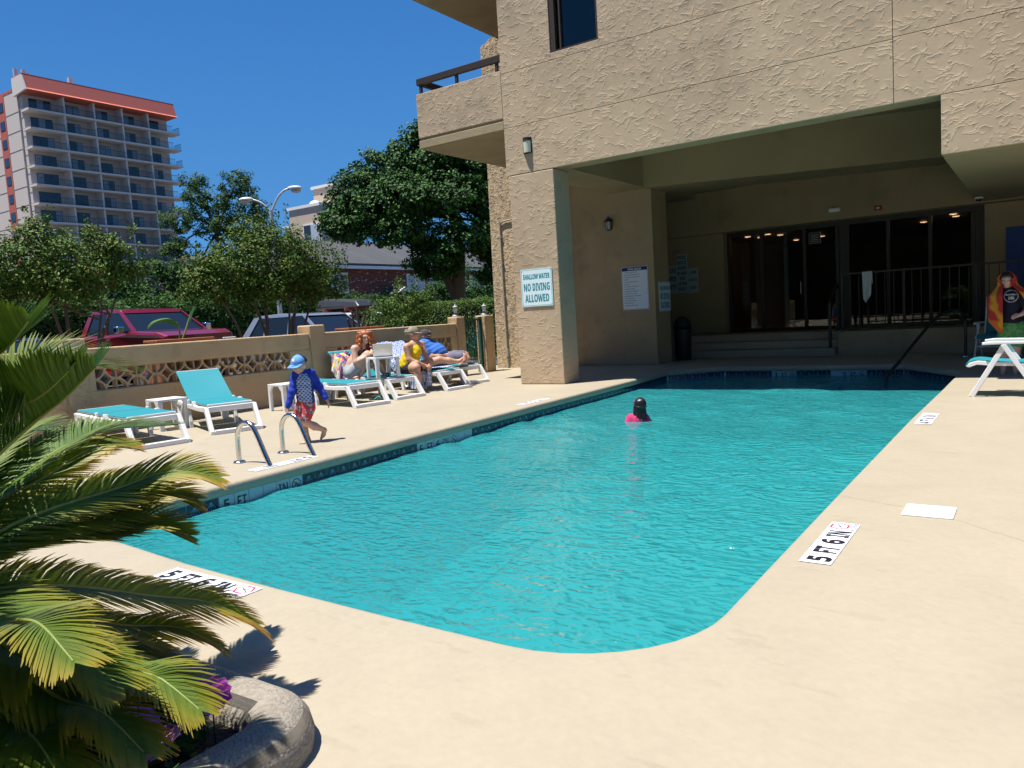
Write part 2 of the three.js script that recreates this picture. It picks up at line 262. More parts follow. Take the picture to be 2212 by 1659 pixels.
// ---------- hotel building beside the pool ----------
const FZ = -11.42;
const hotel = thing('hotel_building', 'beige stucco hotel building with open ground floor over the far end of the pool', 'building');
{
  const H = (n, g, m) => M(n, g, m, hotel), skin = (x0, x1, y0, y1) => H('wall_panel', rb(x0, x1, y0, y1, FZ, FZ - 0.05, 0.006), stucco);
  H('pillar', rb(-7.75, -6.82, 0, 3.718, FZ, FZ - 0.53, 0.025), stucco);
  // front panels, with open joints between them
  skin(-7.79, -1.574, 3.722, 4.538); skin(-7.79, -1.574, 4.544, 5.477); skin(-7.79, -6.76, 5.483, 7.3); skin(-5.85, -1.574, 5.483, 7.3); skin(-6.76, -5.85, 5.483, 5.60); skin(-6.76, -5.85, 6.95, 7.3);
  skin(-7.79, -1.574, 7.312, 12); skin(-1.03, 6, 2.97, 3.718); skin(-1.568, 6, 3.724, 4.558); skin(-1.568, 6, 4.564, 5.49); skin(-1.568, 6, 5.496, 12);
  H('front_wall', join([bx(-7.77, -6.74, 3.722, 12, FZ - 0.047, FZ - 0.36), bx(-5.87, -1.03, 3.722, 12, FZ - 0.047, FZ - 0.36), bx(-6.74, -5.87, 3.722, 5.6, FZ - 0.047, FZ - 0.36), bx(-6.74, -5.87, 6.95, 12, FZ - 0.047, FZ - 0.36), bx(-1.028, 6, 2.974, 12, FZ - 0.047, FZ - 0.36)]), smoothPaintShaded);
  // upper window
  const w = H('window', join([bx(-6.755, -6.66, 5.605, 6.945, FZ - 0.02, FZ - 0.2), bx(-5.89, -5.855, 5.605, 6.945, FZ - 0.02, FZ - 0.2), bx(-6.66, -5.89, 5.605, 5.635, FZ - 0.02, FZ - 0.2), bx(-6.66, -5.89, 6.91, 6.945, FZ - 0.02, FZ - 0.2)]), bronze);
  M('pane', bx(-6.63, -5.9, 5.635, 6.91, FZ - 0.1, FZ - 0.104), paneMat, w); M('mullion', bx(-6.6, -6.57, 5.635, 6.91, FZ - 0.06, FZ - 0.12), bronze, w);
  H('room_wall', join([bx(-7.7, -4.5, 5.3, 8, -14.4, -14.3), bx(-7.7, -7.6, 5.3, 8, -14.3, FZ - 0.362), bx(-4.6, -4.5, 5.3, 8, -14.3, FZ - 0.362), bx(-7.7, -4.5, 5.2, 5.3, -14.3, FZ - 0.362), bx(-7.7, -4.5, 8, 8.1, -14.3, FZ - 0.362)]), std([0.35, 0.34, 0.33], 0.9));
  H('curtain', ext(Array.from({ length: 13 }, (_, i) => [-6.58 + i * 0.022, -12.0 + (i % 2) * 0.05]).concat(Array.from({ length: 13 }, (_, i) => [-6.316 - i * 0.022, -11.985 + ((12 - i) % 2) * 0.05])), 5.4, 6.95).rotateX(-Math.PI / 2).scale(1, 1, -1), std([0.4, 0.42, 0.44], 0.9));
  // roof and far walls that close the building
  H('roof', bx(-7.8, 6, 12, 12.3, FZ, -30), smoothPaintShaded);
  H('side_wall', join([bx(-7.78, -7.6, 4.75, 12, FZ - 0.362, -29.8), bx(5.8, 6, 0, 12, FZ - 0.362, -29.8), bx(-7.78, 6, 0.0, 12, -29.8, -30), bx(-7.78, 6, 4.76, 4.9, FZ - 0.362, -29.8)]), stuccoRough);
  // first-floor balcony at the corner
  const bal = H('balcony', join([rb(-9.77, -7.792, 4.53, 4.68, FZ, -15.0, 0.012), bx(-9.74, -7.792, 4.68, 4.73, FZ - 0.02, -15.0)]), smoothPaintShaded);
  M('parapet', join([rb(-9.77, -7.792, 4.725, 5.545, FZ + 0.004, FZ - 0.15, 0.012), rb(-9.768, -9.63, 4.725, 5.545, FZ - 0.16, -15.0, 0.012)]), stucco, bal);
  M('top_rail', rb(-9.77, -7.795, 5.72, 5.84, FZ - 0.03, FZ - 0.1, 0.008), bronze, bal); M('top_rail', rb(-9.76, -9.69, 5.72, 5.84, FZ - 0.11, -15.0, 0.008), bronze, bal);
  for (const x of [-9.69, -8.82, -7.91]) M('rail_post', bx(x - 0.025, x + 0.025, 5.545, 5.72, FZ - 0.045, FZ - 0.095), bronze, bal);
  for (const z of [-12.6, -13.8]) M('rail_post', bx(-9.75, -9.7, 5.545, 5.72, z, z - 0.05), bronze, bal);
  const ub = H('balcony', rb(-9.77, -7.792, 7.3, 7.5, FZ, -15.0, 0.012), soffitPaintShaded); M('parapet', join([rb(-9.77, -7.792, 7.52, 8.3, FZ, FZ - 0.15, 0.012), rb(-9.768, -9.63, 7.52, 8.3, FZ - 0.16, -15, 0.012)]), stucco, ub);
  H('soffit', bx(-9.735, -7.795, 4.522, 4.529, FZ - 0.03, -15.0), soffitPaintShaded);
  // wall of the next bay, set back, with a cut corner above
  H('side_bay_wall', ext([[-10.87, 0], [-9.3, 0], [-9.3, 7.72], [-10.47, 7.72], [-10.8, 7.56], [-10.81, 5]], -15.05, -15.4), stuccoRough);
  H('side_bay_wall', bx(-10.8, -10.55, 0, 7.5, -15.41, -28), stuccoRough);
  // ceilings and beams over the pool end
  H('soffit', bx(-7.785, -6.905, 3.80, 4.74, FZ - 0.365, -16.24), soffitPaintShaded);
  H('ceiling', bx(-6.9, -1.03, 4.70, 4.755, FZ - 0.365, -18.3), soffitPaintShaded);
  H('beam', plan([[-6.9, -15.22], [-1.032, -17.25], [-1.032, -18.29], [-6.9, -16.6]], 3.78, 4.70), soffitPaintShaded);
  H('ceiling', plan([[-6.9, -16.62], [-1.032, -18.29], [-6.9, -18.29]], 3.95, 4.1), innerPaintShaded);
  H('ceiling', bx(-8.6, -6.905, 3.82, 4.74, -16.26, -18.29), innerPaintShaded); H('soffit', bx(-1.03, 5.8, 2.97, 4.74, FZ - 0.365, -18.28), soffitPaintShaded);
  H('bulkhead', bx(-7.9, 5.8, 2.94, 4.74, -18.30, -18.86), innerPaintShaded);
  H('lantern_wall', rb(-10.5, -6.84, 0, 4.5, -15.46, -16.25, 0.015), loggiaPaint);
  H('back_wall', bx(-8.6, -6.34, 0.5, 2.94, -18.5, -18.95), innerPaintShaded); H('back_wall', bx(-8.6, -8.4, 0, 4.7, -16.26, -18.49), innerPaintShaded); H('back_wall', bx(-0.92, 5.8, 0.5, 2.94, -18.7, -18.95), innerPaintShaded);
  // platform and steps
  const stair = H('platform', join([bx(-8.38, -3.52, 0, 0.495, -17.61, -18.96), bx(-3.515, 5.8, 0, 0.495, -17.25, -18.96)]), std([0.42, 0.36, 0.25], 0.8, { map: repTex(paintVary, 0.4) }));
  M('step', rb(-6.83, -3.53, 0, 0.165, -17.0, -17.605, 0.012), deckMat, stair); M('step', rb(-6.83, -3.53, 0.168, 0.33, -17.3, -17.605, 0.012), deckMat, stair);
  // glazed front of the lobby
  const xs = [-6.32, -5.5, -4.51, -3.79, -3.57, -2.74, -1.92, -1.13, -0.93], gz = -18.8;
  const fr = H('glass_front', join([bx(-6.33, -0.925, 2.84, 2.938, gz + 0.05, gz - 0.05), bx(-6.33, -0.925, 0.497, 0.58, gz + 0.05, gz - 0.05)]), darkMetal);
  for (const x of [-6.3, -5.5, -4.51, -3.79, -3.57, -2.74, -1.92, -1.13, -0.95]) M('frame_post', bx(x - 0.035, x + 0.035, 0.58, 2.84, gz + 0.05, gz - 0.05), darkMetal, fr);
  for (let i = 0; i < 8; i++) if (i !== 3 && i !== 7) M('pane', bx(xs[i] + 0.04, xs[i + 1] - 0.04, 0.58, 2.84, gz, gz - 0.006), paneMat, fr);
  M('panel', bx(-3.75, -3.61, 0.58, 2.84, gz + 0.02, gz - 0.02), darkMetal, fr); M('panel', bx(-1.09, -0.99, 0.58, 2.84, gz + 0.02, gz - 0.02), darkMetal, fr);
  M('door_handle', rod(V(-4.6, 1.35, gz + 0.09), V(-4.6, 1.65, gz + 0.09), 0.012), steel, fr);
  // lobby behind the glass
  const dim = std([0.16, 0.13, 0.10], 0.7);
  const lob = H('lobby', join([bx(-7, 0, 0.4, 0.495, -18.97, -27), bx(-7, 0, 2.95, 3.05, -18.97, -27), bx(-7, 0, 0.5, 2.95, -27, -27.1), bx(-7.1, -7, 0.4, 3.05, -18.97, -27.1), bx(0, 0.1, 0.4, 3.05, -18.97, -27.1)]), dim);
  const warm = new THREE.MeshStandardMaterial({ color: lin([0.5, 0.35, 0.2]), emissive: new THREE.Color(1, 0.55, 0.3), emissiveIntensity: 1.0 });
  for (const [x, z] of [[-6.3, -20.3], [-6.15, -20.9], [-5.75, -20.2], [-5.6, -20.8], [-5.8, -23.2], [-5.0, -22.8], [-2.35, -21.6], [-1.6, -20.2], [-1.6, -20.9]]) {
    const l = M('ceiling_lamp', new THREE.CylinderGeometry(0.075, 0.075, 0.02, 14).translate(x, 2.938, z), warm, lob);
    const p = new THREE.PointLight(new THREE.Color(1, 0.6, 0.35), 0.03, 0, 2); p.position.set(x, 2.91, z); p.castShadow = true; scene.add(p);
  }
}
// railing on the platform
{
  const r = thing('platform_railing', 'dark metal railing with upright bars along the edge of the raised platform', 'railing', [0, 0, -17.33]);
  M('top_rail', bx(-3.42, -0.2, 1.68, 1.72, 0.02, -0.02), darkMetal, r); M('bottom_rail', bx(-3.42, -0.2, 0.57, 0.6, 0.015, -0.015), darkMetal, r);
  for (const x of [-3.42, -2.25, -1.0]) M('post', bx(x - 0.025, x + 0.025, 0.495, 1.735, 0.025, -0.025), darkMetal, r);
  for (let x = -3.26; x < -0.2; x += 0.165) M('bar', bx(x - 0.008, x + 0.008, 0.6, 1.68, 0.008, -0.008), darkMetal, r);
  const h = thing('stair_handrail', 'dark metal handrail with flat posts standing on the steps below the lobby doors', 'handrail', [-3.62, 0, -17.05]);
  M('post', bx(-0.03, 0.03, 0.165, 1.15, 0.03, -0.03), darkMetal, h); M('post', bx(-0.03, 0.03, 0.5, 1.5, -0.75, -0.81), darkMetal, h);
  M('rail', rod(V(0, 1.12, 0.06), V(0, 1.5, -0.8), 0.028), darkMetal, h);
}
// ---------- perimeter wall with pierced blocks ----------
const blockGeo = (() => {
  const a = 0.147, r = 0.143, t = 0.011, e = 0.008, s = shapeOf([[-a, -a], [a, -a], [a, a], [-a, a]]);
  for (const [sx, sy] of [[1, 1], [1, -1], [-1, 1], [-1, -1]]) { const q = r - t, pts = [[a - e, a - e]]; for (let k = 0; k <= 8; k++) { const w = k / 8 * Math.PI / 2; pts.push([Math.min(a - e, a - q * Math.cos(w)), Math.min(a - e, a - q * Math.sin(w))]); } s.holes.push(new THREE.Path(pts.map(([x, y]) => new THREE.Vector2(sx * x, sy * y)))); }
  const q = r + t, c0 = Math.acos((a - 0.012) / q), star = [];
  for (const [sx, sy, f] of [[1, 1, 0], [-1, 1, 1], [-1, -1, 0], [1, -1, 1]]) for (let k = 0; k <= 8; k++) { let w = mix(Math.PI / 2 - c0, c0, k / 8); if (f) w = Math.PI / 2 - w; star.push([sx * (a - q * Math.cos(w)), sy * (a - q * Math.sin(w))]); }
  s.holes.push(new THREE.Path(star.map(([x, y]) => new THREE.Vector2(x, y))));
  return boxUV(new THREE.ExtrudeGeometry(s, { depth: 0.1, bevelEnabled: false, curveSegments: 6 }).translate(0, 0, -0.05)).rotateY(Math.PI / 2);
})();
function gardenWall(z0, z1, b0, nb, label, mat) { // z0 nearer than z1; b0 where the pierced row starts
  const w = thing('garden_wall', label, 'wall', [-10.53, 0, (z0 + z1) / 2], 0, 'beige walls around the pool terrace'), zc = (z0 + z1) / 2, f = 0.1, b1 = b0 - nb * 0.2965;
  M('lower_wall', rb(-f, f, 0, 0.58, z0 - zc, z1 - zc, 0.008), mat, w); M('upper_wall', rb(-f, f, 0.878, 1.16, z0 - zc, z1 - zc, 0.025, 3), mat, w);
  M('end_wall', bx(-f, f - 0.002, 0.58, 0.878, z0 - zc, b0 - zc), mat, w); M('end_wall', bx(-f, f - 0.002, 0.58, 0.878, b1 - zc, z1 - zc), mat, w);
  for (let i = 0; i < nb; i++) M('pierced_block', blockGeo, mat, w).position.set(0.02, 0.729, b0 - (i + 0.5) * 0.2965 - zc);
}
gardenWall(-5.12, -8.92, -5.21, 11, 'beige wall with a row of pierced blocks behind the two empty turquoise loungers', wallPaint);
gardenWall(-9.26, -13.0, -9.53, 11, 'beige wall with a row of pierced blocks behind the seated sunbathers', wallPaint);
gardenWall(3.5, -4.82, 3.2, 26, 'rough beige wall with pierced blocks partly hidden by palm fronds', wallRough);
function pillarAt(z0, z1, x0, x1, label, mat) { const p = M('wall_pillar', rb(x0, x1, 0, 1.30, z0, z1, 0.03, 3), mat); return tag(p, label, 'pillar', 'square pillars of the garden wall'); }
pillarAt(-4.82, -5.12, -10.4, -10.75, 'square beige wall pillar between rough wall and smooth wall, near the palm', wallRough);
pillarAt(-8.92, -9.26, -10.4, -10.75, 'square beige wall pillar with a worn edge behind the walking child', wallPaint);
pillarAt(-13.0, -13.28, -10.4, -10.68, 'square beige gate pillar with a grey lamp cap, beside the reclining man', wallRough);
pillarAt(-14.02, -14.36, -10.4, -10.7, 'square beige gate pillar against the hotel side wall', wallRough);
for (const [z, lab] of [[-13.14, 'small grey lantern on the gate pillar beside the reclining man'], [-14.2, 'small grey lantern on the gate pillar against the hotel wall']]) {
  const l = thing('pillar_lantern', lab, 'lantern', [-10.54, 1.3, z], 0, 'lanterns on the gate pillars'), gm = std([0.3, 0.33, 0.33], 0.5);
  M('base', new THREE.LatheGeometry([[0, 0], [0.09, 0], [0.085, 0.02], [0.04, 0.06], [0.035, 0.09], [0, 0.09]].map(([x, y]) => new THREE.Vector2(x, y)), 14), gm, l);
  M('globe', new THREE.CylinderGeometry(0.055, 0.04, 0.1, 12).translate(0, 0.14, 0), std([0.6, 0.62, 0.6], 0.3), l);
  M('cap', new THREE.LatheGeometry([[0, 0.29], [0.012, 0.28], [0.015, 0.25], [0.05, 0.225], [0.09, 0.195], [0, 0.19]].map(([x, y]) => new THREE.Vector2(x, y)), 14), gm, l);
}
{ // gate
  const g = thing('garden_gate', 'green metal gate of upright bars between two beige pillars', 'gate', [-10.54, 0, -13.65]), gm = std([0.006, 0.07, 0.06], 0.45);
  for (const z of [0.35, -0.35]) M('stile', bx(-0.025, 0.025, 0.06, 1.27, z + 0.02, z - 0.02), gm, g);
  M('hinge_post', bx(-0.04, 0.04, 0.0, 1.27, -0.385, -0.44 + 0.09), gm, g);
  for (const y of [0.12, 1.22]) M('rail', bx(-0.018, 0.018, y - 0.02, y + 0.02, 0.33, -0.33), gm, g);
  for (let i = 0; i < 8; i++) { const z = 0.27 - i * 0.077; M('bar', bx(-0.009, 0.009, 0.14, 1.2, z + 0.009, z - 0.009), gm, g); }
}
// ---------- loungers, tables, chairs ----------
function makeLounger(name, label, pos, turn, back) { // foot end at +x, back raised by `back` degrees
  const t = thing(name, label, 'lounger', pos, turn * D2R, 'white resin loungers with turquoise slings by the pool'), hw = 0.30;
  const bar = (a, b, w) => { const dx = b[0] - a[0], dy = b[1] - a[1], l = Math.hypot(dx, dy), nx = -dy / l * w / 2, ny = dx / l * w / 2; return [[a[0] + nx, a[1] + ny], [b[0] + nx, b[1] + ny], [b[0] - nx, b[1] - ny], [a[0] - nx, a[1] - ny]]; };
  const archPts = (r0, r1) => { const o = []; for (let k = 0; k <= 12; k++) { const a = Math.PI * k / 12; o.push([-1.36 + r0 * Math.cos(a) * 0.92, Math.max(0, r0 * Math.sin(a) * 1.12)]); } for (let k = 12; k >= 0; k--) { const a = Math.PI * k / 12; o.push([-1.36 + r1 * Math.cos(a) * 0.92, Math.max(0, r1 * Math.sin(a) * 1.12)]); } return o; };
  for (const s of [-1, 1]) {
    const z0 = s * hw - 0.025, z1 = s * hw + 0.025;
    M('side_rail', ext([[-0.2, 0.335], [-0.6, 0.322], [-0.78, 0.326], [-0.8, 0.375], [-0.86, 0.375], [-0.88, 0.33], [-1.2, 0.325], [-1.9, 0.345], [-1.93, 0.33], [-1.92, 0.285], [-1.2, 0.268], [-0.6, 0.262], [-0.2, 0.27]], z0, z1, 0.008), whitePlastic, t);
    M('foot_leg', ext([[-0.27, 0.33], [-0.19, 0.335], [0.02, 0.04], [0.025, 0], [-0.06, 0], [-0.09, 0.05]], z0, z1, 0.008), whitePlastic, t);
    M('head_leg', ext([[-1.93, 0.335], [-1.84, 0.31], [-1.71, 0.03], [-1.66, 0], [-1.76, 0], [-1.82, 0.06]], z0, z1, 0.008), whitePlastic, t);
    M('arch_leg', ext(archPts(0.30, 0.235), z0, z1, 0.008), whitePlastic, t);
  }
  M('foot_bar', rb(-0.055, 0.025, 0, 0.055, -hw + 0.026, hw - 0.026, 0.01), whitePlastic, t); M('top_bar', rb(-0.25, -0.19, 0.265, 0.335, -hw + 0.026, hw - 0.026, 0.01), whitePlastic, t);
  M('cross_bar', rb(-1.9, -1.84, 0.285, 0.335, -hw + 0.026, hw - 0.026, 0.01), whitePlastic, t); M('cross_bar', rb(-0.86, -0.8, 0.27, 0.32, -hw + 0.026, hw - 0.026, 0.01), whitePlastic, t);
  const sheet = (x0, x1, sag, hole) => { const n = 10, g = new THREE.BoxGeometry(Math.abs(x1 - x0), 0.006, 2 * hw - 0.02, n, 1, 8), p = g.attributes.position; g.translate((x0 + x1) / 2, 0, 0); for (let i = 0; i < p.count; i++) { const u = (p.getX(i) - x0) / (x1 - x0), v = p.getZ(i) / hw; p.setY(i, p.getY(i) - sag * Math.sin(Math.PI * clamp(u)) * (1 - v * v)); } g.computeVertexNormals(); return boxUV(g); };
  const y = 0.362, seat = M('seat_sling', sheet(-1.12, -0.24, 0.012).translate(0, y, 0), turquoise, t), grey = std([0.45, 0.5, 0.52], 0.5);
  for (const s of [-1, 1]) M('sling_rail', rb(-1.12, -0.22, y - 0.022, y - 0.004, s * (hw - 0.03) - 0.012, s * (hw - 0.03) + 0.012, 0.006), grey, t);
  M('sling_end', rod(V(-0.24, y - 0.01, -hw + 0.02), V(-0.24, y - 0.01, hw - 0.02), 0.014), grey, t);
  const b = new THREE.Group(); b.name = 'backrest'; b.position.set(-1.14, y, 0); b.rotation.z = -back * D2R; t.add(b);
  M('back_sling', sheet(-0.76, 0, 0.01), turquoise, b); for (const s of [-1, 1]) M('sling_rail', rb(-0.76, 0, -0.022, -0.004, s * (hw - 0.03) - 0.012, s * (hw - 0.03) + 0.012, 0.006), grey, b);
  M('sling_end', rod(V(-0.76, -0.008, -hw + 0.02), V(-0.76, -0.008, hw - 0.02), 0.013), grey, b);
  for (const s of [-1, 1]) M('hinge', rb(-1.17, -1.11, y - 0.03, y + 0.018, s * hw - 0.014, s * hw + 0.014, 0.006), whitePlastic, t);
  if (back > 5) for (const s of [-1, 1]) { const hx = -1.14 - 0.5 * Math.cos(back * D2R), hy = y + 0.5 * Math.sin(back * D2R); M('back_prop', rod(V(hx, hy - 0.01, s * 0.2), V(hx - 0.12, 0.33, s * 0.2), 0.009), steel, t); }
  return t;
}
makeLounger('sun_lounger', 'empty turquoise lounger lying flat, partly behind the palm fronds', [-8.27, 0, -4.80], -9, 1);
makeLounger('sun_lounger', 'empty turquoise lounger with its back raised, beside the lounger lying flat', [-8.33, 0, -5.84], -20, 30);
makeLounger('sun_lounger', 'empty turquoise lounger lying flat behind the walking child', [-8.43, 0, -8.34], -10, 0);
makeLounger('sun_lounger', 'turquoise lounger with raised back under the woman with red curly hair', [-8.53, 0, -9.32], -5, 36);
makeLounger('sun_lounger', 'turquoise lounger with a blue patterned towel, under the woman in yellow', [-8.52, 0, -10.59], -4, 40);
makeLounger('sun_lounger', 'turquoise lounger with raised back under the reclining man in blue', [-8.9, 0, -11.62], -9, 38);
// side tables
function makeTable(label, pos, turn, w, h) {
  const t = thing('side_table', label, 'table', pos, turn * D2R, 'small square white resin tables'), a = w / 2;
  M('top_frame', join([rb(-a, a, h - 0.03, h, -a, -a + 0.06, 0.006), rb(-a, a, h - 0.03, h, a - 0.06, a, 0.006), rb(-a, -a + 0.06, h - 0.03, h, -a + 0.06, a - 0.06, 0.006), rb(a - 0.06, a, h - 0.03, h, -a + 0.06, a - 0.06, 0.006)]), whitePlastic, t);
  for (let i = 0; i < 6; i++) { const z = -a + 0.066 + i * (w - 0.132) / 6; M('slat', rb(-a + 0.058, a - 0.058, h - 0.025, h - 0.004, z + 0.004, z + (w - 0.132) / 6 - 0.004, 0.004), whitePlastic, t); }
  for (const sx of [-1, 1]) for (const sz of [-1, 1]) M('leg', join([ext([[sx * a, h - 0.03], [sx * (a - 0.13), h - 0.03], [sx * (a - 0.06), h - 0.11], [sx * (a - 0.05), 0], [sx * a, 0]].slice()[sx > 0 ? 'reverse' : 'slice'](), sz * a, sz * (a - 0.03), 0.004), bx(sx * a, sx * (a - 0.03), 0, h - 0.03, sz * (a - 0.03), sz * (a - 0.06))]), whitePlastic, t);
  return t;
}
makeTable('small white side table with a slatted top, between the two empty loungers', [-9.75, 0, -5.78], -8, 0.40, 0.42);
makeTable('small white side table behind the walking child, beside the flat lounger', [-9.62, 0, -7.70], -6, 0.42, 0.42);
makeTable('small white table holding an open laptop, set on the lounger before the red-haired woman', [-9.0, 0.366, -9.2], -22, 0.42, 0.335);
{ // laptop on the table
  const l = thing('laptop', 'open silver laptop standing on a small white table', 'laptop', [-9.02, 0.701, -9.24], 44 * D2R), silver = phys([0.6, 0.6, 0.58], 0.35, { metalness: 0.4 });
  M('keyboard_base', rb(-0.16, 0.16, 0, 0.014, -0.11, 0.11, 0.005), silver, l);
  const lid = M('lid', rb(-0.16, 0.16, 0, 0.215, -0.004, 0.004, 0.004), silver, l); lid.position.set(0, 0.014, 0.108); lid.rotation.x = 14 * D2R;
  M('screen', bx(-0.15, 0.15, 0.012, 0.205, -0.0055, -0.0045), std([0.02, 0.02, 0.025], 0.1), lid);
  M('emblem', new THREE.CircleGeometry(0.012, 14).translate(0, 0.11, 0.0046), std([0.85, 0.85, 0.85], 0.2), lid);
}
// folding armchairs of white resin with a turquoise sling
function makeArmchair(label, pos, turn) { // faces +x
  const t = thing('folding_armchair', label, 'armchair', pos, turn * D2R, 'white folding armchairs with turquoise slings'), hw = 0.27;
  const strip = (a, b, w, z0, z1) => { const dx = b[0] - a[0], dy = b[1] - a[1], l = Math.hypot(dx, dy), nx = -dy / l * w / 2, ny = dx / l * w / 2; return ext([[a[0] + nx, a[1] + ny], [a[0] - nx, a[1] - ny], [b[0] - nx, b[1] - ny], [b[0] + nx, b[1] + ny]], z0, z1, 0.006); };
  for (const s of [-1, 1]) {
    M('front_leg', strip([0.31, 0.0], [-0.02, 0.60], 0.055, s * hw - 0.014, s * hw + 0.014), whitePlastic, t); M('rear_leg', strip([-0.36, 0.0], [0.0, 0.60], 0.05, s * (hw + 0.03) - 0.013, s * (hw + 0.03) + 0.013), whitePlastic, t);
    M('arm', ext([[0.2, 0.595], [0.2, 0.625], [0.1, 0.638], [-0.35, 0.63], [-0.4, 0.61], [-0.4, 0.595], [-0.3, 0.6], [0, 0.602]], s * (hw + 0.012) - 0.03, s * (hw + 0.012) + 0.03, 0.01), whitePlastic, t);
    M('seat_rail', ext([[0.36, 0.35], [0.33, 0.39], [0.24, 0.415], [0.1, 0.40], [-0.3, 0.385], [-0.3, 0.35], [0.1, 0.355], [0.25, 0.37], [0.33, 0.34]], s * (hw - 0.03) - 0.014, s * (hw - 0.03) + 0.014, 0.006), whitePlastic, t);
    M('back_rail', strip([-0.27, 0.36], [-0.48, 1.06], 0.045, s * (hw - 0.03) - 0.013, s * (hw - 0.03) + 0.013), whitePlastic, t);
  }
  const prof = [[0.37, 0.36], [0.35, 0.395], [0.26, 0.425], [0.1, 0.408], [-0.2, 0.395], [-0.27, 0.43], [-0.33, 0.56], [-0.48, 1.05]], c = new THREE.CatmullRomCurve3(prof.map(([x, y]) => V(x, y, 0))), top = c.getPoints(30), poly = [...top.map((p) => [p.x, p.y]), ...top.slice().reverse().map((p) => [p.x - 0.006, p.y - 0.007])];
  M('sling', ext(poly, -hw + 0.045, hw - 0.045), turquoise, t);
  M('cross_bar', rod(V(-0.48, 1.05, -hw + 0.03), V(-0.48, 1.05, hw - 0.03), 0.018), whitePlastic, t); M('cross_bar', rod(V(0.2, 0.2, -hw), V(0.2, 0.2, hw), 0.014), whitePlastic, t); M('cross_bar', rod(V(-0.22, 0.22, -hw - 0.02), V(-0.22, 0.22, hw + 0.02), 0.014), whitePlastic, t);
  return t;
}
makeArmchair('white folding armchair with turquoise sling standing in the sun at the pool edge', [-0.33, 0, -10.42], 180);
makeArmchair('white folding armchair with turquoise sling in the shade behind the child in the towel', [-0.62, 0, -16.0], -100);
// ---------- pool fittings ----------
{
  const l = thing('pool_ladder', 'stainless steel pool ladder with two curved grab rails', 'ladder', [-6.33, 0, -4.69]);
  for (const z of [0.26, -0.26]) {
    const g = M('grab_rail', tube([[0, 0, z], [0, 0.2, z], [0.02, 0.31, z], [0.1, 0.385, z], [0.2, 0.39, z], [0.28, 0.32, z], [0.4, 0.1, z], [0.58, -0.22, z], [0.64, -0.5, z], [0.65, -1.2, z]], 0.024, 60, 12), steel, l);
    M('deck_ring', new THREE.LatheGeometry([[0.024, 0], [0.058, 0], [0.058, 0.01], [0.048, 0.022], [0.026, 0.026]].map(([x, y]) => new THREE.Vector2(x, y)), 20).translate(0, 0, z), steel, l);
  }
  for (const y of [-0.4, -0.7, -1.0]) M('rung', rb(0.6, 0.68, y, y + 0.03, -0.24, 0.24, 0.008), steel, l);
  const h = thing('pool_handrail', 'dark bronze handrail sloping from the deck down into the shallow end', 'handrail', [-1.55, 0, -15.2]);
  const pts = [[0.45, 0, -0.95], [0.45, 0.55, -0.95], [0.44, 0.72, -0.93], [0.38, 0.84, -0.75], [0.25, 0.86, -0.35], [0.05, 0.72, 0.25], [-0.3, 0.1, 1.98], [-0.36, -0.03, 2.38], [-0.37, -0.2, 2.5], [-0.37, -0.9, 2.52]];
  M('rail', tube(pts, 0.026, 80, 10), std([0.05, 0.052, 0.05], 0.3, { metalness: 0.7 }), h); M('deck_ring', new THREE.CylinderGeometry(0.05, 0.055, 0.02, 16).translate(0.45, 0.01, -0.95), steel, h);
}
// depth markers on the deck: each plate is a part
const plateTex = (txt) => canvasTex(128, 128, (g) => {
  g.fillStyle = '#dfe3ee'; g.fillRect(0, 0, 128, 128); g.fillStyle = '#17131c'; g.textAlign = 'center'; g.textBaseline = 'middle';
  if (txt === '@') { g.strokeStyle = '#c4243f'; g.lineWidth = 9; g.beginPath(); for (let k = 0; k < 6; k++) { const a = k * Math.PI / 3; g.lineTo(64 + 50 * Math.cos(a), 48 + 42 * Math.sin(a)); } g.closePath(); g.stroke(); g.strokeStyle = '#17131c'; g.lineWidth = 4; g.beginPath(); g.moveTo(34, 62); g.lineTo(96, 34); g.moveTo(34, 34); g.lineTo(96, 62); g.moveTo(64, 22); g.lineTo(64, 74); g.stroke(); g.font = 'bold 24px sans-serif'; g.fillText('NO DIVING', 64, 113); }
  else if (txt) { g.font = 'bold 128px sans-serif'; g.save(); g.translate(64, 70); g.scale(txt.length > 1 ? 0.72 : 1, 1); g.fillText(txt, 0, 0); g.lineWidth = 7; g.strokeStyle = '#17131c'; g.strokeText(txt, 0, 0); g.restore(); }
});
const plateMats = {};
function marker(words, label, [x, z], turn, w = 0.146) {
  const m = thing('depth_marker', label, 'depth marker', [x, 0, z], turn * D2R, 'white depth markers on the deck');
  words.forEach((txt, i) => { plateMats[txt] ??= std([1, 1, 1], 0.5, { map: plateTex(txt) }); const p = M('plate', new THREE.PlaneGeometry(w - 0.003, w).rotateX(-Math.PI / 2).translate((i - (words.length - 1) / 2) * w, 0.004, 0), plateMats[txt], m); });
}
marker(['5', 'FT', '6', 'IN', '@'], 'white depth marker reading 5 FT 6 IN beside the skimmer lid', [-0.87, -4.02], 90);
marker(['4', 'FT', '6', 'IN', '@'], 'white depth marker reading 4 FT 6 IN on the deck near the sunlit armchair', [-0.9, -8.38], 90);
marker(['5', 'FT', '', 'IN', '@'], 'faded depth marker reading 5 FT IN between the ladder rails', [-5.83, -4.55], -90);
marker(['4', 'FT', '6', 'IN', '@'], 'faded depth marker on the deck between the ladder and the stucco pillar', [-5.98, -9.1], -90);
marker(['5', 'FT', '6', 'IN', '@'], 'white no diving marker half covered by palm fronds', [-3.47, -2.165], 0);
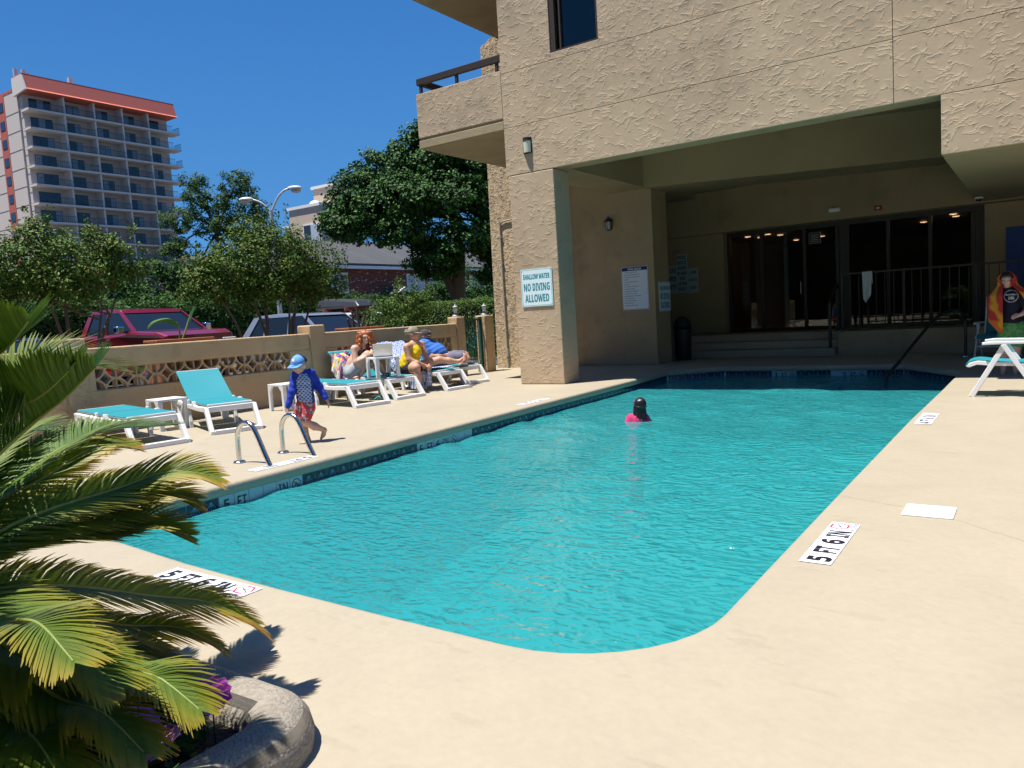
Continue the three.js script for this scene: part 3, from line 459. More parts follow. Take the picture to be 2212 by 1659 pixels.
{
  const s = thing('skimmer_lid', 'white rectangular plastic lid set flush into the deck', 'lid', [-0.51, 0, -4.79]);
  M('plate', rb(-0.128, 0.128, 0, 0.009, -0.125, 0.125, 0.004), whitePaint, s); M('slot', bx(-0.012, 0.012, 0.0092, 0.0102, -0.004, 0.004), darkMetal, s);
}
// ---------- signs and wall lights ----------
function sign(name, label, w, h, pos, turn, draw, px = 512, group) {
  const s = thing(name, label, 'sign', pos, turn * D2R, group), t = canvasTex(Math.round(px * w / h), px, draw);
  M('board', bx(-w / 2, w / 2, -h / 2, h / 2, 0, 0.012), whitePaint, s); M('print', new THREE.PlaneGeometry(w - 0.004, h - 0.004).translate(0, 0, 0.0145), std([1, 1, 1], 0.45, { map: t }), s);
  for (const a of [-1, 1]) for (const b of [-1, 1]) M('screw', new THREE.CylinderGeometry(0.007, 0.007, 0.004, 8).rotateX(Math.PI / 2).translate(a * (w / 2 - 0.025), b * (h / 2 - 0.03), 0.0165), std([0.2, 0.2, 0.2], 0.5), s);
  return s;
}
const shallow = (g, W, H) => {
  g.fillStyle = '#d8eaee'; g.fillRect(0, 0, W, H); g.strokeStyle = '#1b9aa8'; g.lineWidth = 6; g.strokeRect(12, 12, W - 24, H - 24); g.fillStyle = '#14818f'; g.textAlign = 'center'; g.textBaseline = 'middle';
  const line = (t, y, s, wd) => { g.font = 'bold ' + s + 'px sans-serif'; g.save(); g.translate(W / 2, y); const m = g.measureText(t).width; g.scale(wd / m, 1.4); g.fillText(t, 0, 0); g.lineWidth = 4; g.strokeStyle = '#14818f'; g.strokeText(t, 0, 0); g.restore(); };
  line('SHALLOW WATER', H * 0.21, 66, W * 0.86); line('NO DIVING', H * 0.49, 100, W * 0.86); line('ALLOWED', H * 0.79, 100, W * 0.78);
};
sign('warning_sign', 'white sign with teal lettering SHALLOW WATER NO DIVING ALLOWED on the sunlit pillar', 0.65, 0.66, [-7.28, 1.72, FZ + 0.004], 0, shallow, 512, 'shallow water signs');
sign('warning_sign', 'white sign with teal lettering SHALLOW WATER NO DIVING ALLOWED in the shade of the passage', 0.6, 0.65, [-6.838, 1.47, -15.95], 90, shallow, 512, 'shallow water signs');
const ruleLines = ['NO DIVING. SHALLOW WATER.', 'SHOWER BEFORE ENTERING POOL.', 'NO SWIMMING WITH OPEN CUTS', 'OR SORES.', 'NO GLASS ALLOWED IN POOL', 'OR ON DECK.', 'NO RUNNING OR ROUGH PLAY.', 'NO ANIMALS ALLOWED.', 'CHILDREN MUST BE WATCHED', 'BY AN ADULT AT ALL TIMES.', 'NO PERSON UNDER THE INFLUENCE', 'SHALL USE THE POOL.', 'NO SPITTING IN THE POOL.', 'KEEP GATE CLOSED.', 'POOL HOURS 8 AM TO 10 PM'];
sign('pool_rules_sign', 'tall white POOL RULES sign with a blue heading on the shaded wall', 0.63, 0.94, [-7.3, 1.69, -15.456], 0, (g, W, H) => {
  g.fillStyle = '#dfe4ea'; g.fillRect(0, 0, W, H); g.strokeStyle = '#1d2360'; g.lineWidth = 5; g.strokeRect(10, 10, W - 20, H - 20); g.fillStyle = '#1b1f66'; g.fillRect(14, 14, W - 28, 74); g.fillStyle = '#fff'; g.font = 'bold 56px sans-serif'; g.textAlign = 'center'; g.textBaseline = 'middle'; g.fillText('POOL RULES', W / 2, 52);
  g.fillStyle = '#23263a'; g.font = 'bold 24px sans-serif'; g.textAlign = 'left'; ruleLines.forEach((t, i) => g.fillText(t, 50, 122 + i * 53, W - 90));
}, 960);
const notice = (rows, big) => (g, W, H) => { g.fillStyle = '#9aa5a8'; g.fillRect(0, 0, W, H); g.fillStyle = '#1c2a38'; g.textAlign = 'center'; g.textBaseline = 'middle'; rows.forEach((t, i) => { g.font = 'bold ' + big + 'px sans-serif'; g.fillText(t, W / 2, H * (i + 0.6) / (rows.length + 0.3), W * 0.9); }); };
sign('notice_board', 'dim grey notice with bold print next to the shaded column, half hidden', 0.5, 0.68, [-7.8, 1.92, -18.49], 0, notice(['NO LIFE', 'GUARD', 'ON DUTY'], 120));
sign('notice_board', 'tall narrow grey notice in small print between two dim notices', 0.27, 0.96, [-7.42, 2.05, -18.488], 0, notice(['POOL', 'NOTICE', 'HOURS', '8 AM', 'TO', '10 PM', 'DAILY'], 60));
sign('notice_board', 'small square dim grey notice on the dark wall beside the glass doors', 0.25, 0.62, [-7.14, 1.86, -18.486], 0, notice(['CPR', 'FIRST', 'AID'], 80));
sign('door_notice', 'small dark framed notice on the lobby glass', 0.26, 0.26, [-4.28, 2.62, -18.79], 0, (g, W, H) => { g.fillStyle = '#15181a'; g.fillRect(0, 0, W, H); g.strokeStyle = '#8c9494'; g.lineWidth = 10; g.strokeRect(12, 12, W - 24, H - 24); g.fillStyle = '#8c9494'; for (let i = 0; i < 5; i++) g.fillRect(90, 100 + i * 75, W - 180, 26); }, 512);
{ // blue mural panel at the right
  const s = thing('wall_mural', 'dark blue mural panel on the shaded back wall behind the child in the towel', 'mural', [0.9, 1.55, -18.69]);
  M('panel', bx(-1.45, 2.2, -1.04, 0.88, 0, 0.02), std([1, 1, 1], 0.6, { map: canvasTex(512, 256, (g) => { g.fillStyle = '#0f3f86'; g.fillRect(0, 0, 512, 256); g.strokeStyle = '#2e7bb0'; g.lineWidth = 5; for (let k = 0; k < 14; k++) { g.beginPath(); for (let i = 0; i < 8; i++) g.lineTo(40 + k * 34 + 10 * Math.sin(i + k), 100 + i * 20); g.stroke(); } }) }), s);
}
{ // half-round wall light on the pillar
  const l = thing('wall_light', 'half-round wall light with dark cap and cream shade on the stucco corner', 'wall light', [-7.31, 4.04, FZ + 0.004]);
  M('shade', new THREE.CylinderGeometry(0.075, 0.07, 0.2, 16, 1, false, -Math.PI / 2, Math.PI).translate(0, 0.105, 0), phys([0.62, 0.62, 0.48], 0.4), l);
  M('cap', new THREE.CylinderGeometry(0.08, 0.08, 0.06, 16, 1, false, -Math.PI / 2, Math.PI).translate(0, 0.235, 0), darkMetal, l); M('base_ring', new THREE.CylinderGeometry(0.075, 0.075, 0.014, 16, 1, false, -Math.PI / 2, Math.PI).translate(0, 0.003, 0), darkMetal, l); M('back_plate', bx(-0.085, 0.085, -0.005, 0.27, -0.003, 0.012), darkMetal, l);
}
{ // coach lantern
  const l = thing('coach_lantern', 'black coach lantern on the shaded wall above the pool rules', 'lantern', [-7.83, 2.98, -15.45]);
  M('back_plate', bx(-0.04, 0.04, 0.05, 0.28, 0, 0.012), darkMetal, l); M('bracket', rod(V(0, 0.27, 0), V(0, 0.26, 0.1), 0.01), darkMetal, l);
  M('roof', new THREE.CylinderGeometry(0.012, 0.105, 0.1, 6).translate(0, 0.255, 0.1), darkMetal, l); M('finial', new THREE.SphereGeometry(0.014, 8, 6).translate(0, 0.315, 0.1), darkMetal, l);
  M('glass', new THREE.CylinderGeometry(0.075, 0.05, 0.17, 6).translate(0, 0.115, 0.1), phys([0.55, 0.56, 0.55], 0.35, { transmission: 0.3 }), l); M('foot', new THREE.CylinderGeometry(0.055, 0.04, 0.02, 6).translate(0, 0.02, 0.1), darkMetal, l);
  for (let k = 0; k < 6; k++) { const a = (k) * Math.PI / 3; M('rib', rod(V(0.052 * Math.sin(a), 0.03, 0.1 + 0.052 * Math.cos(a)), V(0.078 * Math.sin(a), 0.205, 0.1 + 0.078 * Math.cos(a)), 0.006, 0.006, 5), darkMetal, l); }
}
{ // conduit on the set-back wall
  const c = thing('conduit_pipe', 'thin grey metal conduit running up the rough stucco wall', 'pipe', [-10.53, 0, -15.02]), cm = std([0.33, 0.31, 0.27], 0.5);
  M('pipe', tube([[0, 0, 0], [0, 1.5, 0], [0, 3.35, 0], [0.02, 3.44, 0], [0.1, 3.48, 0], [0.34, 3.5, 0]], 0.018, 60, 8), cm, c); M('coupling', rb(-0.035, 0.035, 0.28, 0.46, -0.03, 0.03, 0.006), cm, c);
  for (const y of [0.9, 1.7, 2.5, 3.1]) M('strap', bx(-0.04, 0.04, y, y + 0.02, -0.03, 0.02), cm, c);
}
{ // black bin
  const b = thing('trash_bin', 'tall black plastic bin with a domed lid beside the shaded steps', 'bin', [-6.72, 0, -16.62]), bm = std([0.012, 0.012, 0.013], 0.5);
  M('body', new THREE.LatheGeometry([[0, 0], [0.17, 0], [0.2, 0.7], [0.205, 0.72], [0, 0.72]].map(([x, y]) => new THREE.Vector2(x, y)), 20), bm, b); M('lid', new THREE.LatheGeometry([[0, 1.0], [0.08, 0.985], [0.15, 0.93], [0.195, 0.82], [0.205, 0.725], [0, 0.725]].map(([x, y]) => new THREE.Vector2(x, y)), 20), bm, b);
}
tag(M('smoke_detector', rb(-3.85, -3.6, 3.1, 3.2, -18.3, -18.2, 0.04, 3), whitePaint), 'white oval emergency light on the dark bulkhead over the doors', 'light');
{
  const s = thing('fire_strobe', 'small red fire alarm box on the dark bulkhead', 'alarm', [-2.85, 3.08, -18.3]); M('box', rb(-0.07, 0.07, -0.05, 0.05, 0, 0.05, 0.008), std([0.3, 0.02, 0.015], 0.5), s); M('lens', rb(-0.03, 0.03, -0.02, 0.02, 0.05, 0.065, 0.005), std([0.6, 0.6, 0.6], 0.3), s);
  const c = thing('camera_dome', 'small security camera dome under the low ceiling slab', 'camera', [-0.95, 2.97, -17.4]); M('ring', new THREE.CylinderGeometry(0.075, 0.075, 0.03, 18).translate(0, -0.015, 0), whitePaint, c); M('dome', new THREE.SphereGeometry(0.055, 16, 8, 0, 6.284, Math.PI / 2, Math.PI / 2).translate(0, -0.03, 0), glassDark, c);
}
// ---------- distant buildings ----------
const barMat = std([0.02, 0.035, 0.04], 0.5), curtainPane = phys([0.22, 0.24, 0.26], 0.12, { clearcoat: 0.5 });
function barScreen(w) { const g = []; for (let z = 0; z < w; z += 0.3) g.push(bx(0, 0.025, 0, 0.82, -z, -z - 0.035)); return join(g); }
const creamWall = std([0.58, 0.49, 0.43], 0.9), creamSlab = std([0.65, 0.57, 0.51], 0.85), redPaint = std([0.46, 0.10, 0.065], 0.8), orangeRed = std([0.60, 0.145, 0.095], 0.7), railMat = std([0.02, 0.035, 0.04], 0.5);
{
  const X0 = -126, z0 = -57.6, z1 = -81.3, fh = 2.83, topY = 39.6, t = thing('hotel_tower', 'tall cream hotel tower with rows of balconies and an orange red roof band', 'building', [X0, 0, z0]);
  const P = (n, g, m, par = t) => M(n, g, m, par), zl = z1 - z0, cols = [0, -5.1, -9.8, -14.4, -18.95, zl + 0.35];
  P('wall', bx(-2.2, -26, 0, topY + 0.7, 0, zl), creamWall);
  P('side_wall', bx(-26, -3.2, 0, topY + 0.75, 0.02, 0.25), creamWall); P('roof_edge', bx(-26, -3.2, topY + 0.75, topY + 1.15, 0.3, -1), redPaint);
  // vertical red stripe with small windows on the side wall
  P('stripe', bx(-10.0, -7.6, 0, topY + 0.76, 0.26, 0.3), redPaint);
  for (let k = 0; k < 14; k++) { const y = topY - 1.55 - k * fh; if (y < 1) break; P('side_window', bx(-9.55, -8.05, y, y + 1.35, 0.31, 0.36), glassDark); P('joint', bx(-26, -0.2, y + 0.0 - 0.95, y - 0.87, 0.255, 0.285), std([0.3, 0.24, 0.2], 0.9)); }
  // sloping roof band
  P('roof_band', ext([[-3.4, topY], [1.0, topY], [0.55, topY + 0.3], [-0.1, topY + 2.3], [-3.4, topY + 2.3]], 0.5, zl - 0.3).translate(0, 0, 0), orangeRed);
  P('roof_cap', bx(-0.2, -3.4, topY + 2.3, topY + 2.55, 0.6, zl - 0.4), redPaint); P('band_end', ext([[-3.2, topY - 0.4], [0.9, topY - 0.05], [-0.1, topY + 2.28], [-3.2, topY + 2.28]], 0.52, 0.8), creamSlab);
  for (const [z, h, r] of [[-1.2, 2.6, 0.35], [-2.4, 2.7, 0.4], [-3.1, 2.4, 0.25], [-9.5, 3.0, 0.4], [-13, 2.2, 0.15], [-14, 1.6, 0.1]]) P('roof_antenna', new THREE.CylinderGeometry(r, r, h, 10).translate(-6, topY + 2.2 + h / 2, z), std([0.5, 0.5, 0.5], 0.5));
  const slabG = bx(-2.2, 0.25, -0.28, 0, 0.35, zl - 0.9), finG = (h) => bx(-2.2, -0.05, 0, h, 0.14, -0.14);
  const frameG = (w) => join([bx(0, 0.08, 0, 2.05, 0, -w)]), postG = bx(0, 0.05, 0, 2.05, 0.05, -0.05);
  for (let k = 0; k < 13; k++) {
    const y = topY - fh * (k + 1) + 0.28; if (y < 2) break;
    P('floor_slab', slabG, creamSlab).position.set(0, y, 0);
    for (let c = 0; c < 5; c++) {
      const za = cols[c], zb = cols[c + 1], w = za - zb, ww = w * 0.62, zs = za - (c === 0 ? 0.9 : 0.35);
      if (c) P('fin_wall', finG(fh - 0.29), creamSlab).position.set(0, y, za);
      if (k > 10) continue;
      const win = P('window', frameG(ww), railMat); win.position.set(-2.17, y + 0.02, zs);
      const n = 3; for (let i = 0; i < n; i++) { const lit = hash2(k, c * 7 + i, 5), pg = P('pane', bx(0.085, 0.1, 0.08, 1.98, -ww * (i + 0.05) / n, -ww * (i + 0.95) / n), lit < 0.3 ? curtainPane : glassDark, win); }
      const rl = new THREE.Group(); rl.name = 'balcony_rail'; rl.position.set(0.12, y, 0); t.add(rl);
      P('rail', bx(0, 0.05, 0.98, 1.04, za - 0.15, zb + 0.15), railMat, rl); P('rail', bx(0, 0.04, 0.12, 0.16, za - 0.15, zb + 0.15), railMat, rl);
      P('bar_screen', barScreen(w - 0.3), barMat, rl).position.set(0.02, 0.16, za - 0.15);
    }
    // the balcony end that sticks out past the far corner
    const rl = new THREE.Group(); rl.name = 'end_rail'; rl.position.set(0.12, y, zl - 0.85); t.add(rl); P('rail', bx(-1.9, 0.05, 0.98, 1.04, 0, 0.05), railMat, rl); for (let i = 0; i < 7; i++) P('bar', bx(-1.9 + i * 0.3, -1.85 + i * 0.3, 0, 0.98, 0, 0.04), railMat, rl);
  }
}

// brick houses across the street
const brickTex = canvasTex(512, 512, (g) => {
  g.fillStyle = '#6f665f'; g.fillRect(0, 0, 512, 512); const keep = seed; seed = 4242;
  for (let r = 0; r < 32; r++) for (let c = -1; c < 11; c++) { const k = rnd(), x = c * 48 + (r % 2) * 24; g.fillStyle = k < 0.08 ? '#c9b6aa' : k < 0.3 ? '#5a2a22' : k < 0.6 ? '#7a3a2d' : '#8c4735'; g.fillRect(x + 1, r * 16 + 1, 46, 13); } seed = keep;
}); brickTex.wrapS = brickTex.wrapT = THREE.RepeatWrapping; brickTex.repeat.set(0.42, 0.42);
const brick = std([0.85, 0.8, 0.78], 0.9, { map: brickTex }), shingle = std([0.085, 0.085, 0.09], 0.9, { bumpMap: repTex(speck, 0.6), bumpScale: 0.03, map: repTex(paintVary, 0.2) }), trim = std([0.72, 0.72, 0.7], 0.6), blindMat = std([0.42, 0.45, 0.5], 0.5);
function houseWindow(parent, x, y, z, w, h) { // in a wall facing +x
  const f = M('window', join([bx(0, 0.08, 0, h, 0, -0.12), bx(0, 0.08, 0, h, -w + 0.12, -w), bx(0, 0.08, 0, 0.12, -0.12, -w + 0.12), bx(0, 0.08, h - 0.12, h, -0.12, -w + 0.12), bx(0, 0.07, 0.12, h - 0.12, -w / 2 + 0.06, -w / 2 - 0.06), bx(0, 0.06, h / 2 - 0.03, h / 2 + 0.03, -0.12, -w / 2 + 0.06), bx(0, 0.06, h / 2 - 0.03, h / 2 + 0.03, -w / 2 - 0.06, -w + 0.12)]), trim, parent);
  f.position.set(x, y, z); for (const s of [0, 1]) M('pane', bx(0.012, 0.022, 0.12, h - 0.12, -0.12 - s * (w / 2 - 0.06), -w / 2 + 0.06 - s * (w / 2 - 0.06)), blindMat, f);
}
{
  const h = thing('brick_house', 'two storey red brick house with grey roof and white window frames behind the trees', 'house', [-48.6, 0, -43.2]);
  M('front_wall', bx(-9, 0, 0, 6.3, 0, -26), brick, h);
  M('wing', bx(-9, 4.2, 0, 4.4, 0.0, -1.0).translate(-6.5, 0, 5.2), brick, h);
  M('side_wing', bx(-9.2, -0.6, 0, 5.4, 8.5, 0.02), brick, h);
  M('roof', ext([[-9.8, 6.3], [0.8, 6.3], [0.8, 6.5], [-4.5, 9.0], [-9.8, 6.5]], 0.6, -26.5), shingle, h);
  M('side_roof', ext([[-9.6, 5.4], [-0.2, 5.4], [-0.2, 5.55], [-4.9, 7.4], [-9.6, 5.55]], 9, 0.61), shingle, h);
  M('eave_board', bx(0.5, 0.84, 6.05, 6.3, 0.6, -26.5), trim, h); M('downpipe', bx(0.02, 0.18, 0, 6.05, -0.05, -0.22), trim, h);
  for (const z of [-0.5, -10.4, -13.4, -20]) houseWindow(h, 0.01, 4.0, z, 2.5, 1.75);
  for (const z of [-2, -16]) houseWindow(h, 0.01, 0.9, z, 1.8, 1.5);
  for (const [z, w] of [[-4.2, 7.2], [-14.5, 5.2]]) { // white gable porches
    const p = M('porch', ext([[-w / 2, 2.0], [0, 4.05], [w / 2, 2.0], [w / 2 - 0.75, 2.0], [0, 3.55], [-w / 2 + 0.75, 2.0]], -0.25, 0.25).rotateY(Math.PI / 2).translate(1.9, 0.35, z - w / 2), trim, h);
    M('gable_wall', ext([[-w / 2 + 0.8, 2.0], [0, 3.5], [w / 2 - 0.8, 2.0]], -0.05, 0.05).rotateY(Math.PI / 2).translate(1.85, 0.35, z - w / 2), brick, p); M('porch_roof', ext([[-w / 2 - 0.1, 2.05], [0, 4.15], [w / 2 + 0.1, 2.05], [0, 4.02]], -1.0, 0.9).rotateY(Math.PI / 2).translate(1.0, 0.35, z - w / 2), shingle, p); for (const s of [-1, 1]) M('porch_post', bx(1.75, 2.0, 0, 2.4, z - w / 2 + s * (w / 2 - 0.5) + 0.12, z - w / 2 + s * (w / 2 - 0.5) - 0.12), trim, p);
  }
  const h2 = thing('brick_house', 'low brick house with a white gable carport behind the parked white pickup', 'house', [-50, 0, -72]);
  M('front_wall', bx(-9, 0, 0, 5.2, 0, -22), brick, h2); M('roof', ext([[-9.8, 5.2], [0.8, 5.2], [0.8, 5.4], [-4.5, 8], [-9.8, 5.4]], 0.6, -22.5), shingle, h2); M('eave_board', bx(0.5, 0.84, 4.95, 5.2, 0.6, -22.5), trim, h2);
  M('carport_gable', ext([[-3.4, 2.6], [0, 4.0], [3.4, 2.6], [2.6, 2.6], [0, 3.6], [-2.6, 2.6]], -0.2, 0.2).rotateY(Math.PI / 2).translate(3, 0, -8), trim, h2); for (const s of [-3.1, 3.1]) M('carport_post', bx(2.9, 3.1, 0, 2.7, -8 + s + 0.1, -8 + s - 0.1), trim, h2); houseWindow(h2, 0.01, 1.2, -14, 2, 1.5);
}
{ // peach apartment block far behind
  const d = rayOf(958 / 1.3888, 616 / 1.3888), hd = Math.hypot(d.x, d.z), D = 96, cx = d.x / hd * D, cz = d.z / hd * D, top = 1.25 + d.y / hd * D;
  const b = thing('apartment_block', 'pale peach flat roofed apartment block rising behind the trees', 'building', [cx, 0, cz]), peach = std([0.52, 0.40, 0.31], 0.9);
  M('wall', bx(-5.6, 0, 0, top, 0, -7), peach, b); M('parapet', bx(-5.8, 0.2, top, top + 0.35, 0.2, -7.2), trim, b); M('stair_tower', bx(-3.6, 0.6, 0, top + 2.6, -2.4, -6.5), peach, b); M('parapet', bx(-3.8, 0.8, top + 2.6, top + 2.9, -2.2, -6.7), trim, b);
  M('low_wing', bx(-6.6, -5.6, 0, top - 2.1, 0, -7), peach, b); M('parapet', bx(-6.8, -5.6, top - 2.1, top - 1.8, 0.2, -7), trim, b);
  for (const y of [top - 4.3, top - 7.4]) { const w = M('window', bx(-3.1, -0.3, y, y + 2.3, 0, 0.12), trim, b); M('pane', bx(-2.95, -1.75, y + 0.15, y + 2.15, 0.13, 0.16), glassDark, w); M('pane', bx(-1.65, -0.45, y + 0.15, y + 2.15, 0.13, 0.16), blindMat, w); }
  M('roof_vent', new THREE.SphereGeometry(0.8, 12, 8, 0, 6.3, 0, 1.6).translate(-3, top + 0.35, -2), whitePaint, b);
}
// ---------- street lamp, wires ----------
{
  const D = 27, d = rayOf(602, 640); d.y = 0; d.normalize(); const base = V(d.x * D, -0.1, d.z * D), l = thing('street_lamp', 'grey double arm street lamp above the crape myrtles', 'street lamp', [base.x, base.y, base.z], 34.8 * D2R), gm = std([0.5, 0.52, 0.53], 0.45, { metalness: 0.3 });
  M('pole', rod(V(0, 0, 0), V(0, 5.35, 0), 0.09, 0.06, 12), gm, l);
  for (const [s, w, y] of [[1, 0.64, 6.0], [-1, 0.6, 5.72]]) { const a = M('arm', tube([[0, 5.27, 0], [s * 0.24, mix(5.27, y, 0.62), 0], [s * w * 0.75, y - 0.05, 0], [s * w, y, 0]], 0.036, 16, 8), gm, l); M('lamp_head', new THREE.SphereGeometry(0.4, 18, 10).scale(0.62, 0.2, 0.32).translate(s * (w + 0.2), y + 0.02, 0), std([0.62, 0.64, 0.65], 0.4), a); M('lens', new THREE.SphereGeometry(0.24, 14, 6, 0, 6.3, 1.57, 1.57).scale(0.7, 0.4, 0.5).translate(s * (w + 0.25), y - 0.05, 0), phys([0.5, 0.5, 0.45], 0.2), a); }
  const wm = std([0.015, 0.015, 0.015], 0.6);
  for (const [y, lab] of [[8.6, 'upper thin black power line crossing in front of the tower'], [7.7, 'lower thin black power line crossing in front of the tower']]) { const a = V(-64, y + 1.5, -10), b = V(-52, y, -95), pts = []; for (let i = 0; i <= 14; i++) { const q = a.clone().lerp(b, i / 14); q.y -= 0.9 * Math.sin(Math.PI * i / 14); pts.push(q); } tag(M('power_line', tube(pts, 0.025, 40, 5), wm), lab, 'power line', 'power lines along the street'); }
}
// ---------- vehicles: nose toward +x ----------
const tyreMat = std([0.02, 0.02, 0.02], 0.85), rimMat = phys([0.5, 0.5, 0.52], 0.3, { metalness: 0.8 }), chrome = phys([0.7, 0.7, 0.72], 0.12, { metalness: 1 }), lampMat = phys([0.55, 0.57, 0.6], 0.1, { clearcoat: 1 }), carGlass = phys([0.012, 0.018, 0.028], 0.05, { specularIntensity: 0.55 });
function taper(g, y0, y1, k) { const p = g.attributes.position; for (let i = 0; i < p.count; i++) { const t = clamp((p.getY(i) - y0) / (y1 - y0)); p.setZ(i, p.getZ(i) * (1 - k * t)); } g.computeVertexNormals(); return g; }
function bow(g, xs, k) { const p = g.attributes.position; for (let i = 0; i < p.count; i++) { const t = clamp((p.getX(i) - xs) / (0 - xs)); p.setZ(i, p.getZ(i) * (1 - k * t * t)); } g.computeVertexNormals(); return g; }
function makeCar(name, label, pos, turn, c) {
  const t = thing(name, label, c.category, pos, turn * D2R, c.group), hw = c.w / 2, paint = phys(c.paint, 0.32, { clearcoat: 1, clearcoatRoughness: 0.04, metalness: c.metal ?? 0.3 });
  M('body', bow(ext(c.body, -hw, hw, 0.07), -0.9, 0.13), paint, t);
  M('cabin_glass', taper(ext(c.cabin, -hw + 0.06, hw - 0.06, 0.02), c.belt, c.roof, 0.2), carGlass, t);
  M('roof', taper(ext(c.top, -hw + 0.05, hw - 0.05, 0.02), c.belt, c.roof, 0.2), paint, t);
  for (const s of [-1, 1]) {
    for (const q of c.pillars) M('pillar', taper(ext(q, s * (hw - 0.03), s * (hw - 0.085)), c.belt, c.roof, 0.2), paint, t);
    const lampsG = c.lamp(s, hw); M('headlight', lampsG, lampMat, t);
    const mir = M('mirror', rb(c.mirror[0] - 0.1, c.mirror[0] + 0.08, c.mirror[1], c.mirror[1] + 0.17, s * (hw + 0.06), s * (hw + 0.24), 0.04, 3), c.mirrorChrome ? chrome : paint, t); M('mirror_arm', bx(c.mirror[0] - 0.03, c.mirror[0] + 0.03, c.mirror[1], c.mirror[1] + 0.05, s * (hw - 0.06), s * (hw + 0.07)), darkMetal, mir);
    for (const wx of c.wheels) { const w = new THREE.Group(); w.name = 'wheel'; w.position.set(wx, c.wr, s * (hw - 0.12)); t.add(w); M('tyre', new THREE.TorusGeometry(c.wr - 0.1, 0.1, 10, 24).scale(1, 1, 1.15), tyreMat, w); M('rim', new THREE.CylinderGeometry(c.wr - 0.13, c.wr - 0.13, 0.16, 18).rotateX(Math.PI / 2), rimMat, w); }
    M('door_handle', bx(c.mirror[0] - 1.0, c.mirror[0] - 0.8, c.belt - 0.12, c.belt - 0.08, s * (hw - 0.002), s * (hw + 0.03)), c.mirrorChrome ? chrome : paint, t);
  }
  for (const [n, g, m] of c.extra?.(hw, paint) ?? []) M(n, g, m, t);
  return t;
}
const tall = (pts, k = 1.075) => pts.map(([x, y]) => [x, y * k]);
const pickup = { category: 'pickup', group: 'vehicles in the car park', w: 2.0, belt: 1.4, roof: 2.04, wr: 0.4, paint: [0.2, 0.003, 0.013], metal: 0.1,
  body: tall([[0, 0.5], [0.02, 0.9], [-0.05, 1.24], [-0.35, 1.33], [-1.35, 1.385], [-2.0, 1.34], [-3.75, 1.32], [-5.5, 1.29], [-5.55, 0.6], [-5.0, 0.42], [-0.4, 0.36]]),
  cabin: tall([[-1.15, 1.3], [-2.05, 1.82], [-3.4, 1.84], [-3.75, 1.25]]), top: tall([[-1.98, 1.80], [-2.05, 1.87], [-2.6, 1.92], [-3.3, 1.91], [-3.5, 1.82]]),
  pillars: [[[-1.1, 1.31], [-1.22, 1.31], [-2.1, 1.83], [-1.98, 1.83]], [[-2.5, 1.24], [-2.6, 1.24], [-2.62, 1.84], [-2.52, 1.84]], [[-3.55, 1.24], [-3.8, 1.24], [-3.5, 1.84], [-3.3, 1.84]]].map((q) => tall(q)),
  lamp: (s, hw) => rb(-0.22, 0.015, 1.08, 1.22, s * (hw - 0.45), s * (hw - 0.075), 0.03), mirror: [-1.5, 1.45], mirrorChrome: true, wheels: [-0.95, -4.6],
  extra: (hw) => [['grille', rb(-0.03, 0.03, 0.85, 1.21, -hw + 0.46, hw - 0.46, 0.02), darkMetal], ['grille_bar', bx(0.025, 0.045, 0.93, 0.99, -hw + 0.47, hw - 0.47), chrome], ['bumper', rb(-0.15, 0.08, 0.42, 0.66, -hw + 0.1, hw - 0.1, 0.05, 3), chrome], ['roof_light', rb(-2.3, -2.22, 2.06, 2.085, -0.3, 0.3, 0.01), darkMetal]] };
makeCar('pickup_truck', 'dark red pickup truck parked behind the garden wall', [-16.2, -0.06, -10.65], 0, pickup);
const suvBase = { category: 'suv', group: 'vehicles in the car park', w: 1.92, belt: 1.05, roof: 1.76, wr: 0.37, metal: 0.35,
  body: [[0, 0.45], [0.03, 0.75], [-0.1, 0.98], [-0.5, 1.07], [-1.15, 1.12], [-1.9, 1.1], [-4.4, 1.08], [-4.72, 1.02], [-4.75, 0.5], [-4.3, 0.34], [-0.4, 0.32]],
  cabin: [[-1.05, 1.06], [-1.95, 1.68], [-3.9, 1.70], [-4.55, 1.08]], top: [[-1.86, 1.66], [-2.0, 1.72], [-2.9, 1.77], [-3.9, 1.74], [-4.1, 1.66]],
  pillars: [[[-1.0, 1.07], [-1.12, 1.07], [-2.0, 1.69], [-1.88, 1.69]], [[-2.42, 1.06], [-2.52, 1.06], [-2.55, 1.7], [-2.45, 1.7]], [[-3.45, 1.06], [-3.58, 1.06], [-3.55, 1.7], [-3.45, 1.7]], [[-4.3, 1.06], [-4.62, 1.06], [-4.1, 1.7], [-3.85, 1.7]]],
  lamp: (s, hw) => rb(-0.42, -0.02, 0.82, 0.96, s * (hw - 0.5), s * (hw - 0.085), 0.04), mirror: [-1.35, 1.1], wheels: [-0.95, -3.75],
  extra: (hw) => [['grille', rb(-0.02, 0.035, 0.6, 0.88, -0.42, 0.42, 0.02), darkMetal], ['bumper', rb(-0.1, 0.06, 0.36, 0.56, -hw + 0.14, hw - 0.14, 0.05, 3), std([0.1, 0.1, 0.11], 0.5)]] };
makeCar('parked_suv', 'silver grey suv parked behind the wall by the crape myrtles', [-14.9, -0.06, -15.0], 0, { ...suvBase, paint: [0.28, 0.31, 0.37] });
makeCar('parked_suv', 'white suv carrying a dark roof box, next to the silver suv', [-16.1, -0.06, -17.7], 0, { ...suvBase, paint: [0.72, 0.73, 0.75], metal: 0 });
